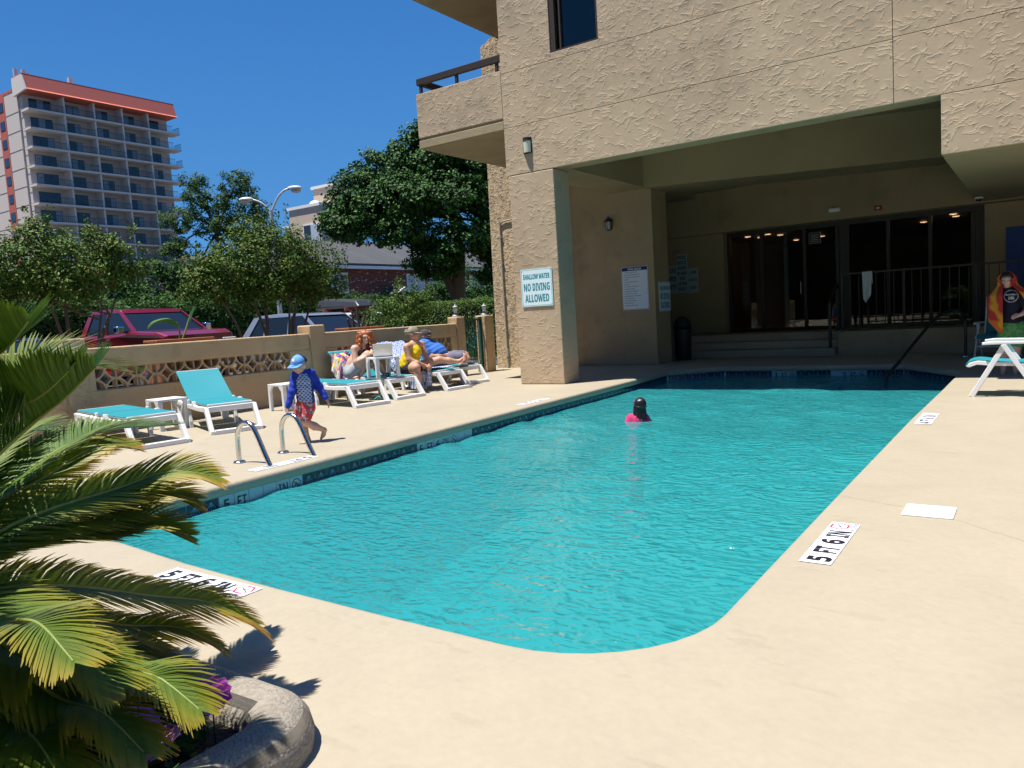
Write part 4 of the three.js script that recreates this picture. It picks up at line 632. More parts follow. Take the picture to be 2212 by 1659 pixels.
makeCar('parked_sedan', 'dark blue car roof and windscreen showing over the rough wall', [-13.3, -0.06, -6.0], 0, { ...suvBase, category: 'car', paint: [0.03, 0.04, 0.07], roof: 1.46, belt: 0.95,
  body: suvBase.body.map(([x, y]) => [x, y * 0.88]), cabin: [[-1.1, 0.95], [-2.0, 1.4], [-3.3, 1.4], [-4.1, 0.95]], top: [[-1.95, 1.39], [-2.1, 1.44], [-2.7, 1.46], [-3.2, 1.43], [-3.4, 1.38]], pillars: [[[-1.05, 0.96], [-1.17, 0.96], [-2.06, 1.41], [-1.94, 1.41]], [[-2.6, 0.95], [-2.7, 0.95], [-2.72, 1.41], [-2.62, 1.41]], [[-3.8, 0.95], [-4.2, 0.95], [-3.4, 1.41], [-3.2, 1.41]]], mirror: [-1.4, 0.98], wr: 0.33 });
makeCar('pickup_truck', 'white pickup truck parked far off in front of the low brick house', [-42, -0.06, -63.5], -55, { ...pickup, paint: [0.7, 0.72, 0.74], metal: 0 });
makeCar('parked_suv', 'black car parked under the large oak behind the clipped hedge', [-30, -0.06, -38], -20, { ...suvBase, category: 'car', paint: [0.01, 0.01, 0.012], metal: 0.1 });
{
  const b = thing('roof_box', 'dark grey roof box strapped on the white suv', 'roof box', [-18.6, 1.74, -17.7]); M('shell', taper(ext([[0.95, 0.1], [0.7, 0.3], [-0.6, 0.42], [-1.05, 0.4], [-1.1, 0.12]], -0.5, 0.5, 0.06), 0.1, 0.42, 0.25), std([0.035, 0.037, 0.04], 0.4), b); M('base_tray', rb(-1.1, 0.95, 0.08, 0.13, -0.51, 0.51, 0.02), darkMetal, b);
  for (const x of [0.4, -0.6]) M('cross_bar', rb(x - 0.03, x + 0.03, 0.0, 0.08, -0.62, 0.62, 0.01), std([0.25, 0.05, 0.04], 0.5), b);
}
// ---------- trees, shrubs, hedges ----------
const leafMat = phys([1, 1, 1], 0.75, { vertexColors: true, specularIntensity: 0.4, transmission: 0.3, thickness: 0, side: THREE.DoubleSide });
const glossyLeaf = phys([1, 1, 1], 0.55, { vertexColors: true, specularIntensity: 0.4, transmission: 0.22, thickness: 0, side: THREE.DoubleSide });
const bark = std([0.13, 0.10, 0.075], 0.95, { bumpMap: repTex(speck, 4, 1), bumpScale: 0.02 }), barkPale = std([0.2, 0.155, 0.115], 0.9, { bumpMap: repTex(speck, 4, 1), bumpScale: 0.01 });
const PAL = { myrtle: [[0.06, 0.14, 0.012], [0.09, 0.18, 0.016], [0.035, 0.09, 0.008], [0.13, 0.19, 0.025], [0.13, 0.12, 0.02]], oak: [[0.03, 0.095, 0.014], [0.045, 0.13, 0.018], [0.018, 0.06, 0.01], [0.065, 0.16, 0.022]], cedar: [[0.045, 0.11, 0.02], [0.07, 0.15, 0.026], [0.03, 0.075, 0.016]], hedge: [[0.04, 0.115, 0.016], [0.065, 0.16, 0.022], [0.025, 0.075, 0.01]], lime: [[0.08, 0.155, 0.018], [0.12, 0.2, 0.026], [0.045, 0.1, 0.012]] };
function leaves(list, pal, len, wid) { // list of [position, facing]
  const n = list.length, pos = new Float32Array(n * 18), col = new Float32Array(n * 18), a = V(), b = V(), nn = V(), f = V();
  list.forEach(([p, face], i) => {
    nn.copy(face).add(V(rr(-1, 1), rr(-1, 1), rr(-1, 1)).multiplyScalar(0.75)).normalize(); f.set(rr(-1, 1), rr(-1, 1), rr(-1, 1)); a.crossVectors(nn, f).normalize(); b.crossVectors(nn, a);
    const l = len * rr(0.65, 1.25) / 2, w = wid * rr(0.7, 1.2) / 2, q = (s, t, k) => [p.x + a.x * s * l + b.x * t * w + nn.x * k, p.y + a.y * s * l + b.y * t * w + nn.y * k, p.z + a.z * s * l + b.z * t * w + nn.z * k];
    const A = q(-1, 0, 0), B = q(0.1, 1, w * 0.3), C = q(1, 0, 0), E = q(0.1, -1, w * 0.3); pos.set([...A, ...C, ...B, ...A, ...E, ...C], i * 18);
    const c = pal[Math.floor(Math.pow(rnd(), 1.3) * pal.length)], v = rr(0.75, 1.3); for (let k = 0; k < 6; k++) col.set([c[0] * v, c[1] * v, c[2] * v], i * 18 + k * 3);
  });
  const g = new THREE.BufferGeometry(); g.setAttribute('position', new THREE.BufferAttribute(pos, 3)); g.setAttribute('color', new THREE.BufferAttribute(col, 3)); g.computeVertexNormals(); return g;
}
function lobesLeaves(lobes, density, clumpR, per) { // lobes: [x,y,z,rx,ry,rz]
  const out = [];
  for (const [x, y, z, rx, ry, rz] of lobes) {
    const n = Math.round(density * (rx * ry + ry * rz + rx * rz) / (clumpR * clumpR) * 1.5);
    for (let k = 0; k < n; k++) {
      const d = V(rr(-1, 1), rr(-0.85, 1), rr(-1, 1)); if (d.lengthSq() > 1) { k--; continue; } d.normalize(); const s = Math.pow(rr(0.2, 1), 0.45) * (1 + 0.16 * (rnd() - 0.35)), c = V(x + d.x * rx * s, y + d.y * ry * s, z + d.z * rz * s), face = d.clone().multiplyScalar(0.7).add(V(0, 0.55, 0));
      const m = Math.round(1.9 * per * rr(0.6, 1.3)), flat = rr(0.5, 0.9); for (let i = 0; i < m; i++) { const o = V(rr(-1, 1), rr(-1, 1), rr(-1, 1)); if (o.lengthSq() > 1) continue; out.push([c.clone().add(V(o.x * clumpR, o.y * clumpR * flat, o.z * clumpR)), face]); }
    }
  }
  return out;
}
function tree(name, label, cat, base, lobes, o) {
  const t = thing(name, label, cat, base, 0, o.group);
  for (const [pts, r] of o.trunks) M('trunk', limb(pts.map((p) => V(...p)), r, 14, 7), o.bark ?? bark, t);
  for (const l of o.noBranch ? [] : lobes) { const s = o.trunks[Math.floor(rnd() * o.trunks.length)][0], a = s[s.length - 1]; const a2 = s[Math.max(0, s.length - 2)], st = V(mix(a2[0], a[0], 0.5), mix(a2[1], a[1], 0.5), mix(a2[2], a[2], 0.5)), e = V(l[0] + rr(-0.2, 0.2) * l[3], l[1] - l[4] * 0.1, l[2] + rr(-0.2, 0.2) * l[5]), md = st.clone().lerp(e, 0.5).add(V(rr(-0.1, 0.1), rr(0, 0.15), rr(-0.1, 0.1)).multiplyScalar(o.scale ?? 1)); M('branch', limb([st, md, e], [o.br ?? 0.03, (o.br ?? 0.03) * 0.6, (o.br ?? 0.03) * 0.25], 8, 5), o.bark ?? bark, t); }
  const list = lobesLeaves(lobes, o.density ?? 1, o.clumpR, o.per); if (o.shoots) for (let k = 0; k < o.shoots; k++) { const l = lobes[Math.floor(rnd() * lobes.length)], a = rr(0, 6.28), q = rr(0.3, 1), c = V(l[0] + Math.cos(a) * l[3] * q, l[1] + l[4] * Math.sqrt(1 - q * q * 0.8), l[2] + Math.sin(a) * l[5] * q), dir = V(rr(-0.5, 0.5), 1, rr(-0.5, 0.5)).normalize(), L = rr(0.2, 0.45) * (o.scale ?? 1); for (let i = 0; i < 26; i++) { const p = c.clone().addScaledVector(dir, L * i / 26); list.push([p.add(V(rr(-1, 1), rr(-1, 1), rr(-1, 1)).multiplyScalar(0.05 * (o.scale ?? 1))), V(rr(-1, 1), 0.5, rr(-1, 1))]); } }
  kind(M('crown', leaves(list, o.pal, o.leaf[0], o.leaf[1]), o.mat ?? leafMat, t), 'stuff'); return t;
}
const stem = (x, z, y0, tx, ty, tz, r) => [[[x, y0, z], [mix(x, tx, 0.3) + rr(-0.06, 0.06), mix(y0, ty, 0.4), mix(z, tz, 0.3) + rr(-0.06, 0.06)], [mix(x, tx, 0.65), mix(y0, ty, 0.75), mix(z, tz, 0.65)], [tx, ty, tz]], [r, r * 0.8, r * 0.6, r * 0.35]];
seed = 901;
tree('crape_myrtle', 'multi stemmed crape myrtle in front of the red pickup', 'tree', [-12.3, 0, -5.95], [[0, 2.5, -0.1, 0.75, 0.5, 0.7], [0.1, 2.4, 0.75, 0.6, 0.5, 0.6], [-0.1, 2.3, 1.5, 0.7, 0.6, 0.6], [0.1, 2.5, -0.65, 0.55, 0.45, 0.42], [0.35, 2.15, 0.35, 0.5, 0.32, 0.6], [-0.2, 2.85, 0.3, 0.4, 0.3, 0.4], [0.2, 2.0, 1.3, 0.4, 0.4, 0.4]], { group: 'crape myrtles along the wall', trunks: [stem(0, 0, 0, 0.1, 1.9, -0.6, 0.05), stem(0.08, 0.05, 0, 0.2, 2.0, 0.5, 0.045), stem(-0.05, 0.1, 0, -0.1, 2.2, 0.1, 0.05), stem(0.1, -0.08, 0, 0.25, 1.8, -0.3, 0.035), stem(0.05, 0.25, 0, 0.1, 1.8, 1.2, 0.04)], pal: PAL.myrtle, leaf: [0.062, 0.036], clumpR: 0.17, per: 48, density: 1.6, shoots: 26, mat: glossyLeaf, bark: barkPale, br: 0.018 });
tree('crape_myrtle', 'multi stemmed crape myrtle between the pickup and the silver suv', 'tree', [-12.3, 0, -9.75], [[0, 2.6, 0, 0.85, 0.75, 0.8], [0.1, 2.35, 0.85, 0.6, 0.65, 0.65], [0.1, 2.2, 1.55, 0.5, 0.5, 0.45], [0, 2.45, -0.85, 0.6, 0.65, 0.6], [0.3, 2.1, -0.5, 0.5, 0.4, 0.6], [0.3, 2.05, 0.5, 0.5, 0.35, 0.5], [-0.1, 3.1, 0.2, 0.45, 0.35, 0.5], [0.2, 2.2, -1.3, 0.4, 0.4, 0.35]], { group: 'crape myrtles along the wall', trunks: [stem(0, 0, 0, 0.1, 2.1, -0.6, 0.06), stem(0.08, 0.1, 0, 0.1, 2.1, 0.7, 0.05), stem(-0.05, 0.3, 0, -0.1, 2.4, 0.1, 0.055), stem(0.12, -0.1, 0, 0.2, 2.0, -0.2, 0.04), stem(0.05, 0.45, 0, 0.1, 1.9, 1.3, 0.045), stem(0, -0.3, 0, 0, 2, -1.0, 0.04)], pal: PAL.myrtle, leaf: [0.064, 0.038], clumpR: 0.17, per: 48, density: 1.6, shoots: 30, mat: glossyLeaf, bark: barkPale, br: 0.02 });
tree('flowering_shrub', 'loose leafy shrub behind the wall in front of the white suv', 'shrub', [-12.1, 0, -13.1], [[0, 1.5, 0, 0.5, 0.42, 0.6], [0.1, 1.4, 0.85, 0.4, 0.3, 0.5], [0, 1.6, -0.6, 0.45, 0.4, 0.45], [0, 1.85, -0.2, 0.3, 0.25, 0.3], [0.1, 1.2, 0.3, 0.4, 0.25, 0.6]], { trunks: [stem(0, 0, 0, 0, 1.4, 0.3, 0.025), stem(0, -0.2, 0, 0, 1.5, -0.4, 0.025), stem(0, 0.2, 0, 0, 1.3, 0.8, 0.02)], pal: PAL.lime, leaf: [0.055, 0.034], clumpR: 0.14, per: 34, density: 1.05, shoots: 22, mat: glossyLeaf, bark: barkPale, br: 0.014 });
const spot = (sx, D) => { const d = rayOf(sx / 1.38879, 690), h = Math.hypot(d.x, d.z); return [d.x / h * D, 0, d.z / h * D]; };
// lobes given as metres to the right (across the line of sight), up, and toward the eye
const facing = (list, D2 = 34.8) => list.map(([r, y, t, a, b]) => { const c = Math.cos(D2 * D2R), s = Math.sin(D2 * D2R); return [r * c + t * s, y, -r * s + t * c, a, b, a]; });
{
  const lob = facing([[-1.2, 9.3, 0, 1.9, 1.3], [0.4, 9.9, -0.5, 2.2, 1.5], [2.3, 9.6, 0, 1.9, 1.6], [-2.6, 8.2, 0.3, 1.5, 1.2], [-3.4, 6.9, 0, 1.2, 0.9], [-0.8, 7.6, 1.2, 1.9, 1.2], [1.4, 7.8, 1.3, 1.7, 1.1], [3.3, 7.8, 0.2, 1.5, 1.6], [-0.6, 5.9, 1.5, 1.5, 0.9], [-2.9, 6.6, 0.8, 1.3, 0.7], [1.5, 5.4, 1.5, 1.4, 0.9], [3.4, 5.5, 0.5, 1.4, 1.2], [0.5, 4.3, 1.3, 1.2, 0.8], [3.5, 3.8, 0.5, 1.2, 0.8], [0.6, 11.2, -0.3, 1.4, 0.8], [2.4, 10.9, -0.4, 1.2, 0.7]]);
  for (const l of lob) { l[1] = l[1] * 0.8 + 0.35; l[4] *= 0.95; }
  tree('oak_tree', 'large dense dark green oak beside the hotel wall', 'tree', spot(1290, 35), lob, { trunks: facing([[1.35, 0, 0, 0, 0], [1.3, 2, 0, 0, 0], [1.5, 4.4, 0, 0, 0], [1.2, 7.2, 0, 0, 0]]).map((p) => p.slice(0, 3)).reduce((a, p) => (a[0][0].push(p), a), [[[], [0.42, 0.33, 0.27, 0.12]]]).concat(facing([[1.35, 2, 0, 0, 0], [0.4, 4, 0.2, 0, 0], [-1.2, 5.2, 0.2, 0, 0], [-2.6, 6.2, 0, 0, 0]]).map((p) => p.slice(0, 3)).reduce((a, p) => (a[0][0].push(p), a), [[[], [0.22, 0.16, 0.12, 0.05]]])), pal: PAL.oak, leaf: [0.19, 0.12], clumpR: 0.42, per: 52, density: 1.75, bark, br: 0.09, scale: 3, mat: glossyLeaf });
}
tree('cedar_tree', 'wind shaped cedar with layered clumps behind the crape myrtles', 'tree', spot(680, 31), facing([[-1.3, 5.6, 0, 0.8, 0.5], [-0.75, 6.9, 0, 0.55, 0.35], [-0.2, 6.2, 0.3, 0.9, 0.5], [0.9, 6.7, 0, 0.75, 0.55], [1.2, 5.7, 0.2, 0.9, 0.55], [0.2, 5.2, 0.2, 0.9, 0.5], [-1.5, 4.5, 0.1, 0.8, 0.4], [1.4, 4.7, 0, 0.8, 0.5], [0.4, 4.2, 0.3, 0.9, 0.4], [-0.6, 3.6, 0.3, 0.9, 0.4]]), { trunks: [[[[-0.1, 0, 0], [0.05, 2, 0], [-0.05, 4, 0], [0.1, 6.2, 0]], [0.2, 0.15, 0.11, 0.04]]], pal: PAL.cedar, leaf: [0.13, 0.05], clumpR: 0.2, per: 44, density: 0.8, bark, br: 0.06, scale: 2 });
for (const [sx, D, y, r, lab] of [[500, 33, 3.1, 1.9, 'rounded dark green tree behind the hedge between the two crape myrtles'], [90, 36, 3.2, 2.2, 'rounded dark green tree behind the crape myrtle below the tower'], [1400, 46, 3.0, 2.0, 'rounded dark tree beside the low brick house']]) tree('broadleaf_tree', lab, 'tree', spot(sx, D), facing([[0, y, 0, r, r * 0.7], [-r * 0.8, y - 0.4, 0, r * 0.7, r * 0.5], [r * 0.8, y - 0.5, 0.2, r * 0.7, r * 0.55], [0.2, y - 1.1, 0.6, r, r * 0.45]]), { group: 'trees behind the car park', trunks: [[[[0, 0, 0], [0.1, 1.5, 0], [0, 3, 0]], [0.16, 0.12, 0.06]]], pal: PAL.oak, leaf: [0.17, 0.11], clumpR: 0.36, per: 40, density: 1, br: 0.06, scale: 2 });
function hedge(name, label, boxes, o) {
  const list = [];
  for (const [x0, x1, y0, y1, z0, z1] of boxes) { const area = Math.abs((x1 - x0) * (z1 - z0)) + Math.abs((y1 - y0) * (z1 - z0)) * 2 + Math.abs((y1 - y0) * (x1 - x0)) * 2, n = Math.round(area * o.per); for (let i = 0; i < n; i++) { const f = rnd(), j = () => (rnd() * rnd()) * o.depth * (rnd() < 0.2 ? -0.5 : 1); let p, d; if (f < 0.4) { p = V(rr(x0, x1), y1 - j(), rr(z0, z1)); d = V(0, 1, 0); } else if (f < 0.75) { p = V(x1 - j(), rr(y0, y1), rr(z0, z1)); d = V(1, 0.5, 0); } else if (f < 0.9) { p = V(rr(x0, x1), rr(y0, y1), z0 - j()); d = V(0, 0.5, 1); } else { p = V(rr(x0, x1), rr(y0, y1), z1 + j()); d = V(0, 0.5, -1); } list.push([p.add(V(0, o.wave * (vnoise(p.x * 2 + 50, p.z * 2 + 200, 4096, 5) - 0.5), 0)), d]); } }
  const t = thing(name, label, 'hedge'); kind(M('foliage', leaves(list, o.pal, o.leaf[0], o.leaf[1]), o.mat ?? leafMat, t), 'stuff'); for (const [x0, x1, y0, y1, z0, z1] of boxes) M('dark_core', bx(x0 + 0.25, x1 - 0.25, y0, y1 - 0.3, z0 - 0.25, z1 + 0.25), std([0.012, 0.018, 0.008], 1), t); return t;  // a solid dark box fills each hedge behind its leaves
}
hedge('oleander_hedge', 'tall loose oleander hedge along the back of the car park', [[-24.5, -22.5, 0, 2.35, -2, -26.5]], { per: 420, depth: 0.6, wave: 0.5, pal: PAL.hedge, leaf: [0.2, 0.05] });
hedge('clipped_hedge', 'neatly clipped box hedge beyond the garden gate', [[-16.9, -11.6, 0, 1.8, -19, -20.1]], { per: 1100, depth: 0.22, wave: 0.08, pal: PAL.lime, leaf: [0.06, 0.036], mat: glossyLeaf });
hedge('sky_blocker_hedge', 'unseen evergreen screen across the pool, made tall to keep skylight off the lobby', [[-24, 15, 0, 13, 14, 11]], { per: 16, depth: 0.6, wave: 0.5, pal: PAL.oak, leaf: [0.42, 0.24] });  // unseen; greenery mirrored in the glass, its height added to block skylight
// planters behind the wall
{
  const terra = std([0.36, 0.13, 0.055], 0.8, { map: repTex(paintVary, 1.4) });
  const mk = (lab, z) => { const t = thing('trough_planter', lab, 'planter', [-10.86, 0.02, z], 0, 'terracotta troughs behind the wall'); M('trough', join([rb(-0.16, -0.13, 0, 1.15, -0.45, 0.45, 0.01), rb(0.13, 0.16, 0, 1.15, -0.45, 0.45, 0.01), rb(-0.13, 0.13, 0, 1.15, -0.45, -0.42, 0.01), rb(-0.13, 0.13, 0, 1.15, 0.42, 0.45, 0.01)]), terra, t); M('rim', join([rb(-0.19, -0.12, 1.145, 1.19, -0.48, 0.48, 0.012), rb(0.12, 0.19, 1.145, 1.19, -0.48, 0.48, 0.012), rb(-0.12, 0.12, 1.145, 1.19, -0.48, -0.41, 0.012), rb(-0.12, 0.12, 1.145, 1.19, 0.41, 0.48, 0.012)]), terra, t); M('soil', bx(-0.13, 0.13, 0.9, 1.15, -0.42, 0.42), std([0.04, 0.028, 0.018], 1), t); };
  mk('terracotta trough with a banana plant behind the wall by the pickup', -6.75); mk('terracotta trough with dry cut stalks behind the wall by the silver suv', -10.55);
  const b = thing('banana_plant', 'young banana plant with two broad leaves in the terracotta trough', 'plant', [-10.86, 1.14, -6.75]), gm = phys([0.05, 0.16, 0.02], 0.4, { transmission: 0.25, side: THREE.DoubleSide }), sm = std([0.14, 0.2, 0.05], 0.6);
  const leafBlade = (pts, w) => { const c = new THREE.CatmullRomCurve3(pts.map((p) => V(...p))), pos = [], n = 12, pr = []; for (let i = 0; i <= n; i++) { const p = c.getPoint(i / n), tg = c.getTangent(i / n), sd = V(0, 1, 0).cross(tg).normalize().add(V(0, 0.3, 0)).normalize(), ww = w * Math.pow(Math.sin(Math.PI * clamp(0.03 + 0.96 * i / n)), 0.6); pr.push([p.clone().addScaledVector(sd, ww).add(V(0, -0.03, 0)), p.clone().add(V(0, 0.01, 0)), p.clone().addScaledVector(sd, -ww).add(V(0, -0.03, 0))]); } for (let i = 0; i < n; i++) for (let k = 0; k < 2; k++) { const a = pr[i][k], d = pr[i][k + 1], e = pr[i + 1][k], f = pr[i + 1][k + 1]; for (const v of [a, e, d, d, e, f]) pos.push(v.x, v.y, v.z); } const g = new THREE.BufferGeometry(); g.setAttribute('position', new THREE.Float32BufferAttribute(pos, 3)); g.computeVertexNormals(); return clean(g); };
  M('stalk', limb([V(0, 0, 0), V(0.02, 0.14, 0.0), V(0.05, 0.3, 0.03)], [0.02, 0.014, 0.008]), sm, b); M('stalk', limb([V(0, 0, -0.03), V(0.03, 0.2, -0.1), V(0.02, 0.42, -0.2)], [0.02, 0.013, 0.006]), sm, b);
  M('leaf', leafBlade([[0.05, 0.3, 0.03], [0.05, 0.38, 0.2], [0.02, 0.34, 0.42], [0, 0.26, 0.5]], 0.085), gm, b); M('leaf', leafBlade([[0.03, 0.3, -0.15], [0.02, 0.42, -0.2], [0, 0.52, -0.27], [0, 0.56, -0.34]], 0.025), gm, b);
  const d = thing('dry_stalks', 'cut dry banana stalks standing in the terracotta trough', 'plant', [-10.86, 1.14, -10.5]), dm = std([0.06, 0.045, 0.03], 0.9); for (const [x, z, h, tx, tz] of [[0, 0.1, 0.38, 0.02, 0.14], [0.02, -0.02, 0.46, 0.0, 0.0], [-0.03, -0.1, 0.3, 0, -0.2], [0.03, 0.2, 0.24, 0.05, 0.3], [-0.02, -0.2, 0.22, 0, -0.32]]) M('stalk', rod(V(x, 0, z), V(tx, h, tz), 0.028, 0.02, 7), dm, d);
}
// ---------- people ----------
const sm = (a, b, k) => { const h = Math.max(k - Math.abs(a - b), 0) / k; return Math.min(a, b) - h * h * k * 0.25; };
function dist(p, x, y, z) {
  if (p.c) { const a = (x - p.c[0]) / p.r[0], b = (y - p.c[1]) / p.r[1], c = (z - p.c[2]) / p.r[2], k0 = Math.sqrt(a * a + b * b + c * c), k1 = Math.sqrt((a / p.r[0]) ** 2 + (b / p.r[1]) ** 2 + (c / p.r[2]) ** 2); return k1 < 1e-6 ? -Math.min(...p.r) : k0 * (k0 - 1) / k1; }
  const dx = p.b[0] - p.a[0], dy = p.b[1] - p.a[1], dz = p.b[2] - p.a[2], l2 = dx * dx + dy * dy + dz * dz, t = l2 ? clamp(((x - p.a[0]) * dx + (y - p.a[1]) * dy + (z - p.a[2]) * dz) / l2) : 0;
  return Math.hypot(x - p.a[0] - dx * t, y - p.a[1] - dy * t, z - p.a[2] - dz * t) - mix(p.ra, p.rb, t);
}
// surface nets over the smooth union of the pieces; paint(x,y,z) gives linear colour
function skinOf(prims, cell, k, paint, wobble) {
  let lo = [1e9, 1e9, 1e9], hi = [-1e9, -1e9, -1e9];
  for (const p of prims) { const pts = p.c ? [[p.c, Math.max(...p.r)]] : [[p.a, p.ra], [p.b, p.rb]]; p.box = [[1e9, 1e9, 1e9], [-1e9, -1e9, -1e9]]; for (const [q, r] of pts) for (let i = 0; i < 3; i++) { const rr_ = p.c ? p.r[i] : r; lo[i] = Math.min(lo[i], q[i] - rr_); hi[i] = Math.max(hi[i], q[i] + rr_); p.box[0][i] = Math.min(p.box[0][i], q[i] - rr_); p.box[1][i] = Math.max(p.box[1][i], q[i] + rr_); } }
  const pad = cell * 3, n = [0, 1, 2].map((i) => Math.ceil((hi[i] - lo[i] + 2 * pad) / cell) + 1), F = new Float32Array(n[0] * n[1] * n[2]).fill(1); lo = lo.map((v) => v - pad);
  const reach = k + cell * 2.5;
  for (const p of prims) {
    const i0 = [0, 1, 2].map((i) => Math.max(0, Math.floor((p.box[0][i] - reach - lo[i]) / cell))), i1 = [0, 1, 2].map((i) => Math.min(n[i] - 1, Math.ceil((p.box[1][i] + reach - lo[i]) / cell)));
    for (let z = i0[2]; z <= i1[2]; z++) for (let y = i0[1]; y <= i1[1]; y++) for (let x = i0[0]; x <= i1[0]; x++) { const o = (z * n[1] + y) * n[0] + x, d = dist(p, lo[0] + x * cell, lo[1] + y * cell, lo[2] + z * cell); F[o] = sm(F[o], d, k); }
  }
  if (wobble) for (let z = 0, o = 0; z < n[2]; z++) for (let y = 0; y < n[1]; y++) for (let x = 0; x < n[0]; x++, o++) if (Math.abs(F[o]) < 0.1) F[o] += wobble(lo[0] + x * cell, lo[1] + y * cell, lo[2] + z * cell);
  const id = new Int32Array(F.length).fill(-1), V3 = [], NX = n[0], NY = n[1];
  const at = (x, y, z) => F[(z * NY + y) * NX + x];
  for (let z = 0; z < n[2] - 1; z++) for (let y = 0; y < NY - 1; y++) for (let x = 0; x < NX - 1; x++) {
    let m = 0; const c = []; for (let i = 0; i < 8; i++) { const v = at(x + (i & 1), y + ((i >> 1) & 1), z + (i >> 2)); c.push(v); if (v < 0) m |= 1 << i; } if (m === 0 || m === 255) continue;
    let sx = 0, sy = 0, sz = 0, q = 0; for (const [a, b] of EDGES) if ((c[a] < 0) !== (c[b] < 0)) { const t = c[a] / (c[a] - c[b]); sx += mix(a & 1, b & 1, t); sy += mix((a >> 1) & 1, (b >> 1) & 1, t); sz += mix(a >> 2, b >> 2, t); q++; }
    id[(z * NY + y) * NX + x] = V3.length / 3; V3.push(lo[0] + (x + sx / q) * cell, lo[1] + (y + sy / q) * cell, lo[2] + (z + sz / q) * cell);
  }
  const idx = []; const quad = (a, b, c, d, f) => { if (a < 0 || b < 0 || c < 0 || d < 0) return; f ? idx.push(a, b, c, a, c, d) : idx.push(a, c, b, a, d, c); };
  for (let z = 1; z < n[2] - 1; z++) for (let y = 1; y < NY - 1; y++) for (let x = 1; x < NX - 1; x++) {
    const v = at(x, y, z) < 0, I = (i, j, k2) => id[((z - k2) * NY + (y - j)) * NX + (x - i)];
    if (v !== at(x + 1, y, z) < 0) quad(I(0, 0, 0), I(0, 1, 0), I(0, 1, 1), I(0, 0, 1), v); if (v !== at(x, y + 1, z) < 0) quad(I(0, 0, 0), I(0, 0, 1), I(1, 0, 1), I(1, 0, 0), v); if (v !== at(x, y, z + 1) < 0) quad(I(0, 0, 0), I(1, 0, 0), I(1, 1, 0), I(0, 1, 0), v);
  }
  const g = new THREE.BufferGeometry(); g.setAttribute('position', new THREE.Float32BufferAttribute(V3, 3)); g.setIndex(idx); g.computeVertexNormals();
  const col = new Float32Array(V3.length); for (let i = 0; i < V3.length; i += 3) { const c = typeof paint === 'function' ? paint(V3[i], V3[i + 1], V3[i + 2]) : paint; col[i] = c[0]; col[i + 1] = c[1]; col[i + 2] = c[2]; }
  g.setAttribute('color', new THREE.BufferAttribute(col, 3)); return g;
}
const EDGES = [[0, 1], [2, 3], [4, 5], [6, 7], [0, 2], [1, 3], [4, 6], [5, 7], [0, 4], [1, 5], [2, 6], [3, 7]];
const vcMat = phys([1, 1, 1], 0.55, { vertexColors: true }), clothMat = std([1, 1, 1], 0.9, { vertexColors: true }), hairMat = phys([1, 1, 1], 0.5, { vertexColors: true });
const joinC = (list) => mergeGeometries(list.map((g) => clean(g, ['position', 'normal', 'color', 'uv'])));
const cap = (a, b, ra, rb = ra) => ({ a, b, ra, rb });
const chain = (pts) => pts.slice(1).map((p, i) => cap(pts[i].slice(0, 3), p.slice(0, 3), pts[i][3], p[3]));
const ball = (c, r) => ({ c, r });
// frame with z along `f` (forward), y as near up as possible
function frame(o, f, up = [0, 1, 0]) { const z = V(...f).normalize(), x = V(...up).cross(z).normalize(), y = z.clone().cross(x); return new THREE.Matrix4().makeBasis(x, y, z).setPosition(...o); }
// a head with face, facing local +z; s = head height in metres (adult 0.225)
function headGeo(o, face, s, skin, opt = {}) {
  const u = s / 0.225, pr = [ball([0, 0.012, -0.012], [0.074, 0.098, 0.092]), ball([0, -0.045, 0.022], [0.058, 0.066, 0.062]), ball([0, -0.083, 0.052], [0.026, 0.022, 0.022]), cap([0, 0.012, 0.078], [0, -0.022, 0.098], 0.009, 0.014), ball([0, -0.05, 0.078], [0.024, 0.012, 0.012]), ball([-0.077, -0.01, -0.005], [0.011, 0.031, 0.02]), ball([0.077, -0.01, -0.005], [0.011, 0.031, 0.02]), ball([0, 0.03, 0.066], [0.055, 0.012, 0.018]), ball([-0.033, -0.022, 0.062], [0.022, 0.02, 0.017]), ball([0.033, -0.022, 0.062], [0.022, 0.02, 0.017]), cap([0, -0.06, -0.02], [0, -0.15, -0.03], 0.05, 0.055)];
  if (opt.fat) pr.push(ball([0, -0.06, 0.02], [0.07, 0.055, 0.06]));
  const dark = opt.eye ?? [0.05, 0.035, 0.03];
  const g = skinOf(pr, 0.005, 0.02, (x, y, z) => {
    if (z > 0.03) { const ex = Math.abs(x) - 0.03; if (Math.hypot(ex / 0.014, (y - 0.006) / 0.006) < 1) return dark; if (Math.hypot(ex / 0.02, (y - 0.026) / 0.0045) < 1) return opt.brow ?? skin.map((c) => c * 0.45); if (Math.hypot(x / 0.024, (y + 0.052) / 0.006) < 1) return [skin[0] * 0.75, skin[1] * 0.42, skin[2] * 0.42]; }
    if (opt.beard && y < -0.028 && (z > -0.02 || Math.abs(x) > 0.03) && y > -0.12 && !(Math.hypot(x / 0.03, (y + 0.02) / 0.02) < 1)) return opt.beard;
    return skin;
  });
  g.applyMatrix4(frame(o, face).multiply(new THREE.Matrix4().makeScale(u, u, u))); return g;
}
